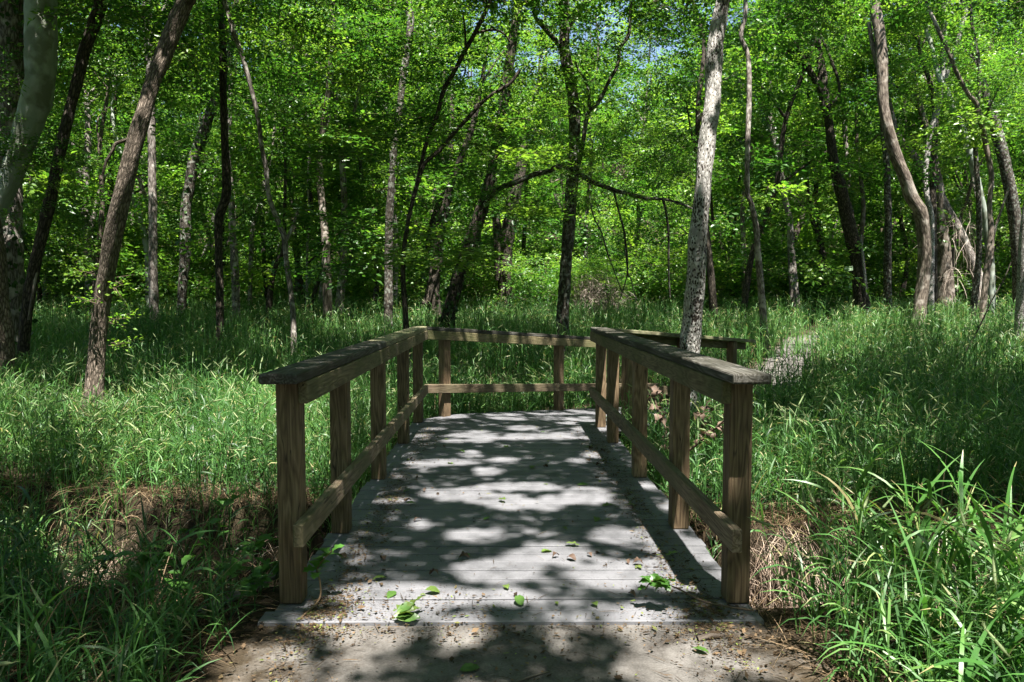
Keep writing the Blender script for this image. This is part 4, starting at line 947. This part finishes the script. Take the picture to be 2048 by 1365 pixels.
def ok_ground(x, y, r, pad=.10):
    k = ~on_deck(x, y, pad)
    dd = np.abs(y-ditch_c(x)); lim = np.where(y > ditch_c(x), np.where(x > .9, .48, .62), np.where(x > .9, .6, .80))
    k &= ~((x > -1.95) & (x < -.9) & (y > 2.75) & (y < 4.9) & (r.random(len(x)) < .82))
    k &= ~((x > .9) & (x < 1.75) & (y > 2.75) & (y < 4.1) & (r.random(len(x)) < .72))
    k &= ~((dd < lim) & (x > -2.6)) & ~((dd < .8) & (x <= -2.6) & (r.random(len(x)) < .45))
    fp = np.min(np.hypot(FARPATH[None, :, 0]-x[:, None], FARPATH[None, :, 1]-y[:, None]), axis=1)
    # distance to the trail as a polyline
    best = np.full(len(x), 9.9)
    for (a, b) in zip(FARPATH[:-1], FARPATH[1:]):
        ab = b-a; t = np.clip(((x-a[0])*ab[0]+(y-a[1])*ab[1])/(ab@ab), 0, 1); best = np.minimum(best, np.hypot(x-a[0]-ab[0]*t, y-a[1]-ab[1]*t))
    op = (((y > 9.3) & (y < 14.3)) | ((y > 15.9) & (y < 19.6)))
    k &= np.where(op, (best > .52) | ((best > .34) & (r.random(len(x)) < .3)) | (r.random(len(x)) < .02), (best > .45) | (r.random(len(x)) < .45))
    k &= ~((np.abs(x-.05) < 1.0) & (y < 2.9))
    return k
acc = Acc()
x, y = field(4.6, 10.5, 12500, .74, gr); k = ok_ground(x, y, gr); x, y = x[k], y[k]
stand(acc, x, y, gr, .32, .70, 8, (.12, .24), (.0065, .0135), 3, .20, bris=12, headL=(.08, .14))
x, y = field(10, 18.5, 11500, .74, gr); k = ok_ground(x, y, gr); x, y = x[k], y[k]
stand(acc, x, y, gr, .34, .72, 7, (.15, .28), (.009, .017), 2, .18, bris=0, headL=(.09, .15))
x, y = field(18, 34, 9500, .74, gr); k = ok_ground(x, y, gr); x, y = x[k], y[k]
stand(acc, x, y, gr, .32, .66, 6, (.20, .40), (.014, .026), 2, .10, bris=0, headL=(.1, .18))
# near banks beside the approach
x = gr.uniform(-3.2, -.95, 2000); y = gr.uniform(1.5, 3.9, 2000); k = ok_ground(x, y, gr, .06) & (gr.random(2000) < .5+.5*smooth01(-1.0, -1.5, x)); stand(acc, x[k], y[k], gr, .10, .40, 7, (.12, .28), (.004, .010), 4, .05, bris=14, hue=.18)  # left bank blades get a darker tint to stand for the shade there
x = gr.uniform(1.0, 3.4, 900); y = gr.uniform(1.9, 3.8, 900); k = ok_ground(x, y, gr); stand(acc, x[k], y[k], gr, .15, .4, 6, (.14, .30), (.006, .011), 4, .08, bris=14)
tag(link('grass', acc.mesh('grass'), [GRASS, SEED]), 'leafy green grass with pale seed heads over the forest floor', 'grass', kind='stuff')
# tall grass in front on the right
acc = Acc(); n_ = 210
x = gr.uniform(1.12, 2.9, n_*2); y = gr.uniform(1.75, 3.15, n_*2); k = (x > 1.15+.1*(y-1.7)) & (x/y > .44) & (gr.random(n_*2) < .22+.6*smooth01(1.2, 1.8, x)); x, y = x[k], y[k]
stand(acc, x, y, gr, .20, .46, 7, (.30, .52), (.009, .019), 7, .08, hue=.5, bris=40, e=(.6, 1.35))
tag(link('tall_grass', acc.mesh('tall_grass'), [TALLG, SEED]), 'tall broad-bladed grass on the near right bank', 'grass', kind='stuff')
# coarse blades on the near left, tinted darker for the shade they stand in
acc = Acc(); n_ = 26; x = gr.uniform(-2.3, -1.05, n_); y = gr.uniform(1.7, 2.9, n_); stand(acc, x, y, gr, .25, .55, 4, (.25, .42), (.008, .015), 7, .12, hue=.25, bris=40, e=(.4, 1.2))
tag(link('shaded_grass', acc.mesh('shaded_grass'), [GRASS, SEED]), 'loose coarse grass blades in shade on the near left bank', 'grass', kind='stuff')
# dry thatch on the banks
acc = Acc()
n_ = 26000; x = gr.uniform(-6.5, 4.5, n_); sgn = np.where(gr.random(n_) < .75, 1, -1); y = ditch_c(x)+sgn*gr.uniform(.2, 1.4, n_)
k = ~on_deck(x, y, .02) & ~((x > -2.6) & (x < -.7) & (np.abs(y-ditch_c(x)) < 1.0) & (gr.random(n_) < .9)) & ((x < 3) | (gr.random(n_) < .4)) & ~((sgn < 0) & (x > -1) ) ; x, y, sgn = x[k], y[k], sgn[k]; n_ = len(x)
base = np.stack([x, y, ground(x, y)+.01], -1); az = np.where(gr.random(n_) < .65, -np.pi/2*sgn+gr.normal(0, .7, n_), gr.uniform(0, 6.28, n_))
V, f = arcs(base, az, gr.uniform(.1, 1.0, n_), gr.uniform(.8, 2.4, n_), gr.uniform(.12, .40, n_), gr.uniform(.002, .0045, n_), 4, gr); acc.add(V, f, 0, np.repeat(gr.uniform(0, 1, n_), 4))
n_ = 9500; x = gr.uniform(-3.2, -1.0, n_); y = gr.uniform(1.4, 3.6, n_); base = np.stack([x, y, ground(x, y)+.008], -1)
V, f = arcs(base, gr.uniform(0, 6.28, n_), gr.uniform(0, .7, n_), gr.uniform(.1, 1.2, n_), gr.uniform(.08, .30, n_), gr.uniform(.002, .004, n_), 3, gr); acc.add(V, f, 0, np.repeat(gr.uniform(0, .9, n_), 3))
n_ = 2600; x = gr.uniform(.95, 2.3, n_); y = gr.uniform(1.6, 3.6, n_); base = np.stack([x, y, ground(x, y)+.008], -1)
V, f = arcs(base, gr.uniform(0, 6.28, n_), gr.uniform(0, .7, n_), gr.uniform(.1, 1.2, n_), gr.uniform(.08, .26, n_), gr.uniform(.002, .004, n_), 3, gr); acc.add(V, f, 0, np.repeat(gr.uniform(0, .9, n_), 3))
n_ = 500; x = gr.uniform(-3, -1.1, n_); y = gr.uniform(1.6, 3.4, n_); base = np.stack([x, y, ground(x, y)], -1)
V, f = arcs(base, gr.uniform(0, 6.28, n_), gr.uniform(.6, 1.5, n_), gr.uniform(.1, 1.2, n_), gr.uniform(.2, .6, n_), gr.uniform(.002, .005, n_), 4, gr); acc.add(V, f, 0, np.repeat(gr.uniform(.4, 1, n_), 4))
n_ = 1500; x, y = field(3.2, 14, n_, .72, gr); k = ok_ground(x, y, gr); x, y = x[k], y[k]; n_ = len(x); base = np.stack([x, y, ground(x, y)], -1)
V, f = arcs(base, gr.uniform(0, 6.28, n_), gr.uniform(.9, 1.5, n_), gr.uniform(.1, 1.0, n_), gr.uniform(.35, .8, n_), gr.uniform(.003, .006, n_), 4, gr); acc.add(V, f, 0, np.repeat(gr.uniform(.4, 1, n_), 4))
tag(link('dry_grass', acc.mesh('dry_grass'), [DRY]), 'brown dead grass lying over the ditch banks', 'dry grass', kind='stuff')
# roots hanging over the cut bank on the far side of the ditch
acc = Acc()
for x0, x1, n_ in ((.95, 1.95, 1500), (-4.6, -2.35, 1900), (-2.35, -.9, 170), (-.8, .9, 300), (1.95, 2.8, 600)):
    x = gr.uniform(x0, x1, n_); e = ditch_c(x)+gr.uniform(.80, .98, n_)*np.where(x > .9, .72, 1.0); base = np.stack([x, e-gr.uniform(.02, .16, n_), ground(x, e)+gr.uniform(-.10, .06, n_)], -1)
    V, f = arcs(base, -np.pi/2+gr.normal(0, .35, n_), gr.uniform(-.6, .5, n_), gr.uniform(.6, 1.3, n_), gr.uniform(.25, .72, n_), gr.uniform(.002, .0045, n_), 5, gr); acc.add(V, f, 0, np.repeat(gr.uniform(0, 1, n_), 5))
tag(link('hanging_roots', acc.mesh('hanging_roots'), [ROOT]), 'pale dry roots hanging over the cut ditch bank', 'roots', kind='stuff')
#@@SMALL
# ------------------------------------------------------------------ litter on the boards and the path
lr = np.random.default_rng(19)
def deck_z(x, y):
    return np.where(on_deck(x, y, 0) & (y > 2.8), .003, ground(x, y)+.010)
acc = Acc(); n_ = 22000
xa = np.where(lr.random(n_) < .5, np.where(lr.random(n_) < .5, -1, 1)*(.80-np.abs(lr.normal(0, .10, n_))), lr.uniform(-.85, .88, n_))+CX
ya = np.where(lr.random(n_) < .25, lr.normal(2.86, .13, n_), lr.uniform(2.0, 7.4, n_))
den = np.clip(.34+.55*vnoise(xa, ya, 5, 3)+.9*smooth01(.5, .75, np.abs(xa-CX))*(vnoise(xa, ya, 2.1, 6) > -.15)+1.0*np.exp(-((xa+.62)**2/.03+(ya-3.55)**2/.35))+.5*(ya < 2.75)*smooth01(.3, .8, np.abs(xa)), .04, 1)
k = lr.random(n_) < den; xa, ya = xa[k], ya[k]; n_ = len(xa)
s = np.abs(lr.lognormal(-4.7, .55, n_)); s = np.clip(s, .004, .035); an = lr.uniform(0, 6.28, n_)
d = np.stack([np.cos(an), np.sin(an), lr.normal(0, .15, n_)], -1); nn = unit(np.array([0, 0, 1.])+lr.normal(0, .22, (n_, 3)))
V, f = leaf_faces(np.stack([xa, ya, deck_z(xa, ya)+.002+lr.uniform(0, .004, n_)], -1), d, nn, s, s*lr.uniform(.14, .6, n_), .06, -.03)
acc.add(V, f, 0, np.repeat(lr.uniform(0, 1, n_)**1.2, 2))
n_ = 1800; xa = lr.uniform(-.85, .9, n_); ya = lr.uniform(2.0, 7.2, n_); k = lr.random(n_) < np.clip(.25+.6*smooth01(.45, .75, np.abs(xa))+.4*(ya < 3.1), 0, 1); xa, ya = xa[k], ya[k]; n_ = len(xa)
V, f = arcs(np.stack([xa, ya, deck_z(xa, ya)+.003], -1), lr.uniform(0, 6.28, n_), lr.uniform(0, .12, n_), lr.uniform(0, .25, n_), lr.uniform(.02, .09, n_), lr.uniform(.0015, .004, n_), 3, lr); acc.add(V, f, 0, np.repeat(lr.uniform(0, .6, n_), 3))
n_ = 6500; xa = lr.uniform(-1.2, 1.2, n_); ya = np.where(lr.random(n_) < .4, lr.normal(2.74, .07, n_), lr.uniform(1.6, 2.8, n_)); k = lr.random(n_) < np.clip(.35+.6*vnoise(xa, ya, 4, 8)+.5*smooth01(.4, .9, np.abs(xa))+.4*(ya > 2.62), .05, 1); xa, ya = xa[k], ya[k]; n_ = len(xa)
s = np.clip(lr.lognormal(-4.9, .6, n_), .003, .035); an = lr.uniform(0, 6.28, n_)
V, f = leaf_faces(np.stack([xa, ya, deck_z(xa, ya)+lr.uniform(.001, .008, n_)], -1), np.stack([np.cos(an), np.sin(an), lr.normal(0, .2, n_)], -1), unit(np.array([0, 0, 1.])+lr.normal(0, .3, (n_, 3))), s, s*lr.uniform(.15, .75, n_), .08, -.03); acc.add(V, f, 0, np.repeat(lr.uniform(0, .9, n_), 2))
for sx in (-1, 1):
    n_ = 4200; ya = lr.uniform(2.85, 7.0, n_); xa = CX+sx*(.70-np.abs(lr.normal(0, .07, n_))+.10*lr.random(n_)); k = vnoise(xa*2, ya, 2.3, 30+sx) > lr.uniform(-.6, .5, n_); xa, ya = xa[k], ya[k]; n_ = len(xa)
    s = np.clip(lr.lognormal(-4.5, .5, n_), .005, .035); an = lr.uniform(0, 6.28, n_)
    V, f = leaf_faces(np.stack([xa, ya, deck_z(xa, ya)+lr.uniform(.001, .008, n_)], -1), np.stack([np.cos(an), np.sin(an), lr.normal(0, .2, n_)], -1), unit(np.array([0, 0, 1.])+lr.normal(0, .3, (n_, 3))), s, s*lr.uniform(.12, .6, n_), .08, -.03); acc.add(V, f, 0, np.repeat(lr.uniform(0, .95, n_), 2))
# ground litter to both sides of the path
n_ = 5200; xa = lr.uniform(-3.0, 2.6, n_); ya = lr.uniform(1.5, 3.3, n_); k = (np.abs(xa) > .75) & ~on_deck(xa, ya, 0); xa, ya = xa[k], ya[k]; n_ = len(xa); s = np.clip(lr.lognormal(-4.1, .5, n_), .006, .05); an = lr.uniform(0, 6.28, n_)
V, f = leaf_faces(np.stack([xa, ya, ground(xa, ya)+lr.uniform(.004, .02, n_)], -1), np.stack([np.cos(an), np.sin(an), lr.normal(0, .3, n_)], -1), unit(np.array([0, 0, 1.])+lr.normal(0, .4, (n_, 3))), s, s*lr.uniform(.3, .8, n_), .2, -.1); acc.add(V, f, 0, np.repeat(lr.uniform(0, .85, n_), 2))
tag(link('leaf_litter', acc.mesh('leaf_litter'), [LITTER]), 'brown crumbs of leaf and twig scattered over boards and path', 'leaf litter', kind='stuff')

def leaf_plate(name, seed, L, W, lobes=0, curl=.15):
    """one modelled leaf with midrib fold and curl, in its own object space"""
    r = np.random.default_rng(seed); n = 9; V, Fq = [], []
    for i in range(n):
        t = i/(n-1); w_ = W*.5*(math.sin(math.pi*min(1, t*.97+.02))**.75)*(1-.25*t)
        if lobes: w_ *= 1+.38*math.sin(t*lobes*2*math.pi)
        w_ = max(w_, .0006); zc = curl*L*math.sin(t*math.pi)*.35+r.normal(0, .0012)
        V += [(t*L, -w_, zc+w_*.22+r.normal(0, .001)), (t*L, 0, zc), (t*L, w_, zc+w_*.22+r.normal(0, .001))]
    for i in range(n-1):
        for j in range(2): a = i*3+j; Fq.append((a, a+1, a+4, a+3))
    return npmesh(name, V, [np.array(Fq)], tint=[np.full(len(Fq), r.uniform(.3, .9))], smooth=True)
FRESH = leaf_mat('fresh_fallen_leaf', [(0, (.03, .075, .015)), (.5, (.06, .125, .025)), (1, (.14, .18, .045))], .25)
LP_ = [leaf_plate('leaf_blade', 1, .058, .036), leaf_plate('leaf_blade', 2, .05, .04, 0, .3), leaf_plate('leaf_blade', 3, .07, .038, 3, .2), leaf_plate('leaf_blade', 4, .034, .02)]
for m in LP_: m.materials.append(FRESH)
def fallen(px, py, k, sc, rz, label=None):
    d = CR @ np.array([(px-1024)/F, -(py-682.5)/F, -1.0]); t = -(1.2-.004)/d[2]; p = CP+d*t
    z = float(deck_z(np.array([p[0]]), np.array([p[1]]))[0])+.003
    o = bpy.data.objects.new('fallen_leaf', LP_[k]); C.objects.link(o); o.location = (p[0], p[1], z); o.rotation_euler = (lr.normal(0, .15), lr.normal(0, .12), rz); o.scale = (sc,)*3
    tag(o, label or 'small green leaf fallen on the grey boards of the footbridge', 'leaf', None if label else 'small green leaves fallen on the bridge boards'); return o
for i, (px, py) in enumerate([(806,985),(832,1008),(1000,1000),(1088,968),(1176,970),(905,928),(1196,1036),(1222,1040),(968,1041),(745,1160),(1160,1092),(852,1190),(1043,1212),(1083,1104),(1332,1112),(1270,1133),(940,1112),(880,1185),(1010,1172),(1115,1210),(790,1184),(1185,1206),(1062,938),(1150,945),(930,905),(1010,892),(1190,895),(890,880),(1090,865),(1270,1012),(1225,1010),(1135,1060),(1385,1290)]):
    fallen(px, py, i % 4, .75+.5*lr.random(), lr.uniform(0, 6.28))
fallen(920, 1335, 0, 1.25, .5, 'single dark green leaf lying on the bare dirt before the bridge')
BROWN = [leaf_plate('brown_leaf', 31, .06, .036, 0, .9), leaf_plate('brown_leaf', 32, .05, .03, 2, 1.3)]
for m in BROWN: m.materials.append(CURL)
for i in range(24):
    y_ = lr.uniform(2.86, 6.2); x_ = CX+(lr.choice([-1, 1])*lr.uniform(.5, .76) if i % 3 else lr.uniform(-.6, .6)); o = bpy.data.objects.new('dry_leaf', BROWN[i % 2]); C.objects.link(o)
    o.location = (x_, y_, .006); o.rotation_euler = (lr.normal(0, .25), lr.normal(0, .2), lr.uniform(0, 6.28)); o.scale = (lr.uniform(.6, 1.1),)*3
    tag(o, 'curled brown dead leaf lying on the grey boards of the footbridge', 'leaf', 'curled brown leaves on the bridge boards')
# bunch of wilting green leaves on the second board
b0 = CP+(CR @ np.array([(815-1024)/F, -(1240-682.5)/F, -1.0]))*0; d = CR @ np.array([(815-1024)/F, -(1240-682.5)/F, -1.0]); b0 = CP-d*1.2/d[2]
lb = tag(empty('leaf_bunch', (b0[0], b0[1], .004)), 'bunch of fresh green leaves lying on the front boards of the bridge', 'leaves')
for i in range(9):
    o = bpy.data.objects.new('leaf', LP_[i % 3]); C.objects.link(o); o.parent = lb; o.location = (lr.normal(0, .028), lr.normal(0, .012), .004+.004*i); o.rotation_euler = (lr.normal(0, .4), lr.uniform(-.5, .1), lr.choice([0., .4, -.5, 3.1, 2.6])+lr.normal(0, .3)); o.scale = (1.25,)*3

def plant_from(name, label, cat, pts, rad, leaves, mat=FORB, stem_mat=TWIG, group=None, leaf_me=None, sc=1.0):
    """a stem through world points with modelled leaves (position along stem, size, azimuth, pitch)"""
    pts = np.asarray(pts); root = tag(empty(name, pts[0]), label, cat, group); org = pts[0]
    v, f, uv = tube_np(pts-org, rad, 5, 6, .03); link('stem', npmesh('stem', v, [f], uv=uv, tint=[np.full(len(f), .6)], smooth=True), stem_mat, root)
    P, _ = catmull(pts-org, rad, 10)
    for (t, s, az, pit) in leaves:
        p = P[int(np.clip(t, 0, 1)*(len(P)-1))]
        o = bpy.data.objects.new('leaf', leaf_me); C.objects.link(o); o.parent = root; o.location = Vector(p.tolist()); o.rotation_euler = (lr.normal(0, .3), -pit, az); o.scale = (s*sc,)*3
    return root
def gpix(px, py, z=0.0):
    d = CR @ np.array([(px-1024)/F, -(py-682.5)/F, -1.0]); return CP+d*((z-1.2)/d[2])
OAK = leaf_plate('lobed_leaf', 8, .06, .045, 3, .2); OAK.materials.append(FORB)
OVAL = leaf_plate('oval_leaf', 9, .06, .030, 0, .2); OVAL.materials.append(FORB)
CURLM = leaf_plate('curled_leaf', 10, .085, .055, 2, 1.3); CURLM.materials.append(CURL)
# leafy twig lying across the boards at the right
tw = [gpix(1508, 1222, .02), gpix(1440, 1211, .02), gpix(1400, 1200, .03), gpix(1365, 1182, .06), gpix(1330, 1168, .10), gpix(1305, 1162, .12), gpix(1290, 1180, .07)]
plant_from('leafy_twig', 'thin leafy green twig lying over the boards beside the near right post', 'twig', tw, [.004, .004, .0035, .003, .0028, .0025, .002],
  [(.62+.38*lr.random(), .8+.5*lr.random(), lr.uniform(0, 6.28), lr.normal(0, .35)) for _ in range(22)], leaf_me=OAK, sc=.8)
# seedling with drooping leaves beside the near left post
tw = [gpix(600, 1238, .004), gpix(638, 1200, .02), gpix(640, 1165, .08), gpix(634, 1140, .12), gpix(648, 1118, .17), gpix(664, 1102, .21)]
plant_from('seedling', 'pale-stemmed seedling with jagged green leaves beside the near left post', 'plant', tw, [.004, .004, .0035, .003, .0025, .002],
  [(.5+.5*lr.random(), .8+.6*lr.random(), lr.uniform(0, 6.28), lr.normal(0, .5)) for _ in range(15)], leaf_me=OAK, sc=.85, stem_mat=DRY)
# dead branches with curled brown leaves outside the right rail
D_ = 5.1
b1 = [at(1478, 812, D_-.3), at(1452, 838, D_-.2), at(1425, 862, D_-.1), at(1395, 888, D_), at(1360, 915, D_+.1)]
plant_from('dead_branch', 'bare dark branch with curled brown leaves hanging outside the right rail', 'branch', b1, [.005, .006, .007, .008, .009],
  [(lr.uniform(.1, .8), .9+.6*lr.random(), lr.uniform(0, 6.28), -lr.uniform(.2, 1.2)) for _ in range(9)], leaf_me=CURLM, sc=.75)
b1 = [at(1412, 812, D_+.6), at(1405, 835, D_+.6), at(1410, 860, D_+.6), at(1400, 885, D_+.6)]
plant_from('dead_branch', 'clump of curled brown leaves beside the foot of the bright pitted trunk', 'branch', b1, [.004, .005, .006, .006],
  [(lr.uniform(0, 1), .8+.7*lr.random(), lr.uniform(0, 6.28), -lr.uniform(-.2, 1.2)) for _ in range(14)], leaf_me=CURLM, sc=.75)
b1 = [at(1318, 775, D_+1.0), at(1310, 800, D_+1.0), at(1322, 830, D_+1.0), at(1332, 860, D_+.9), at(1330, 890, D_+.9)]
plant_from('dead_branch', 'brown curled leaf cluster seen between the right rail posts', 'branch', b1, [.004, .005, .006, .006, .006],
  [(lr.uniform(0, 1), .9+.7*lr.random(), lr.uniform(0, 6.28), -lr.uniform(-.2, 1.2)) for _ in range(18)], leaf_me=CURLM, sc=.8)
# leafy weeds on the near left bank
fr = np.random.default_rng(3)
FL = ['leafy weed arching beside the near left post', 'tall leafy weed over the dark ditch', 'broad-leaved weed low on the left bank', 'long thin weed stem reaching towards the left post', 'small weed in front of the left bank', 'weed with paired leaves near the left picture edge',
      'weed bending right above the dead grass', 'low leafy weed by the front boards', 'pale-stemmed weed in the left shade', 'weed clump at the edge of the ditch, left', 'jagged-leaved weed below the leafy weeds', 'tangled weed at the lower left corner', 'weed poking up by the near left post foot', 'weed leaning out over the ditch']
FP = [((470,1170),(560,1060)),((330,1230),(520,960)),((250,1210),(330,1130)),((380,1200),(545,1080)),((300,1260),(390,1180)),((80,1230),(60,1080)),((300,1190),(420,1050)),((470,1240),(530,1175)),((170,1240),(230,1110)),((360,1140),(450,1010)),((420,1230),(470,1150)),((60,1330),(150,1250)),((520,1200),(548,1150)),((420,1150),(500,1060))]
for (a, b), lab in zip(FP, FL):
    p0 = gpix(a[0], a[1], -.06); p0[2] = foot_z(p0[0], p0[1]); D0 = p0[1]; tip = at(b[0], b[1], D0+fr.uniform(-.15, .2))
    mid = (p0+tip)/2+np.array([0, 0, .07])+fr.normal(0, .02, 3)
    plant_from('weed', lab, 'weed', [p0, mid, tip], [.003, .0025, .0015], [(t_, .6+.55*fr.random(), fr.uniform(0, 6.28), fr.normal(.05, .35)) for t_ in np.linspace(.2, 1, 15)], leaf_me=OAK if fr.random() < .3 else OVAL, stem_mat=FORB, sc=1.15)
# thin dead stick leaning out of the grass at the right
l = [(2022,525),(2008,558),(1983,603),(1957,658),(1931,705)]
st_p = [at(px, py, 12.6-.15*i) for i, (px, py) in enumerate(l)]; st_p.append(np.array([st_p[-1][0]-.1, st_p[-1][1], foot_z(st_p[-1][0], st_p[-1][1])-.02]))
root = tag(empty('dead_stick', st_p[-1]), 'thin dark dead stick leaning out of the shaded grass at the right', 'stick'); tube_obj('stem', st_p, [.006, .009, .010, .012, .013, .014], BARK_DARK, root, np.array(st_p[-1]), n=5, sides=7)
tube_obj('twig', [st_p[3], st_p[3]+np.array([-.05, 0, .12]), st_p[3]+np.array([-.04, 0, .22])], [.006, .004, .002], BARK_DARK, root, np.array(st_p[-1]), n=4, sides=6)
# pale dead brush beyond the grass, and the dry vines at the far right
def brush(name, label, cat, c, n, rad, hgt, L, w_, mat, seed, hang=False):
    r = np.random.default_rng(seed); c = np.array([c[0], c[1], foot_z(c[0], c[1])]); u = r.normal(0, 1, (n, 2))*.42
    zt = r.uniform(0, 1, n)*hgt*np.exp(-(u**2).sum(1)*.5) if not hang else r.uniform(.3, 1, n)*hgt
    b = np.stack([u[:, 0]*rad, u[:, 1]*rad*.7, zt], -1); az = r.uniform(0, 6.28, n); e0 = r.uniform(-.3, 1.2, n) if not hang else r.uniform(-1.5, .3, n)
    V, f = arcs(b, az, e0, r.uniform(.5, 2.5, n) if not hang else r.uniform(.2, 1.2, n), r.uniform(*L, n), r.uniform(*w_, n), 5, r)
    root = tag(empty(name, c), label, cat); link('stems', npmesh('stems', V, [f], tint=[np.repeat(r.uniform(.3, 1, n), 5)]), mat, root); return root
p = at(1190, 585, 23); b_ = brush('brush_pile', 'mound of pale dead brush beyond the grass behind the central trunk', 'brush', (p[0], p[1]), 2200, 1.0, 1.35, (.25, .8), (.005, .016), VINE, 21)
add_crown('foliage', BUSH[0], b_, (p[0]-.2, p[1]+.8, foot_z(p[0], p[1])+1.2), 1.0, (1.0, .8, .6))
p = at(1070, 585, 25); b_ = tag(empty('pale_bush', (p[0], p[1], foot_z(p[0], p[1]))), 'pale sunlit bush left of the dead brush mound', 'bush'); add_crown('foliage', BUSH[1], b_, (p[0], p[1], foot_z(p[0], p[1])+1.2), .4, (1.2, 1, 1.1))
p = at(1925, 560, 25); brush('vine_tangle', 'curtain of dry beige vines hanging at the far right', 'vines', (p[0], p[1]), 130, .8, 3.6, (.5, 1.7), (.004, .018), VINE, 22, True)
# weathered logs and sticks on the near left ground
for (a, b, r_, lab) in (((395,1245),(575,1140),.022,'grey dead branch lying from the left bank to the near left post'), ((250,1165),(345,1150),.03,'short weathered log end in the weeds on the left bank'), ((1395,1290),(1445,1284),.011,'flat brown bark strip on the dirt before the front boards'), ((1010,1385),(1100,1352),.004,'thin twig lying on the dirt before the bridge')):
    p, q2 = gpix(*a, -.03), gpix(*b, -.03); p[2] = foot_z(p[0], p[1])+r_; q2[2] = foot_z(q2[0], q2[1])+r_
    if r_ > .02 and b[0] > 500: q2[2] = max(q2[2], -.03)
    tag(tube_obj('fallen_stick', [p-p, (q2-p)*.5+np.array([0, 0, .006]), q2-p], [r_, r_*.9, r_*.7], BARK_TAN if r_ < .02 else BARK_GREY, None, n=5, sides=8), lab, 'stick').location = Vector(p.tolist())
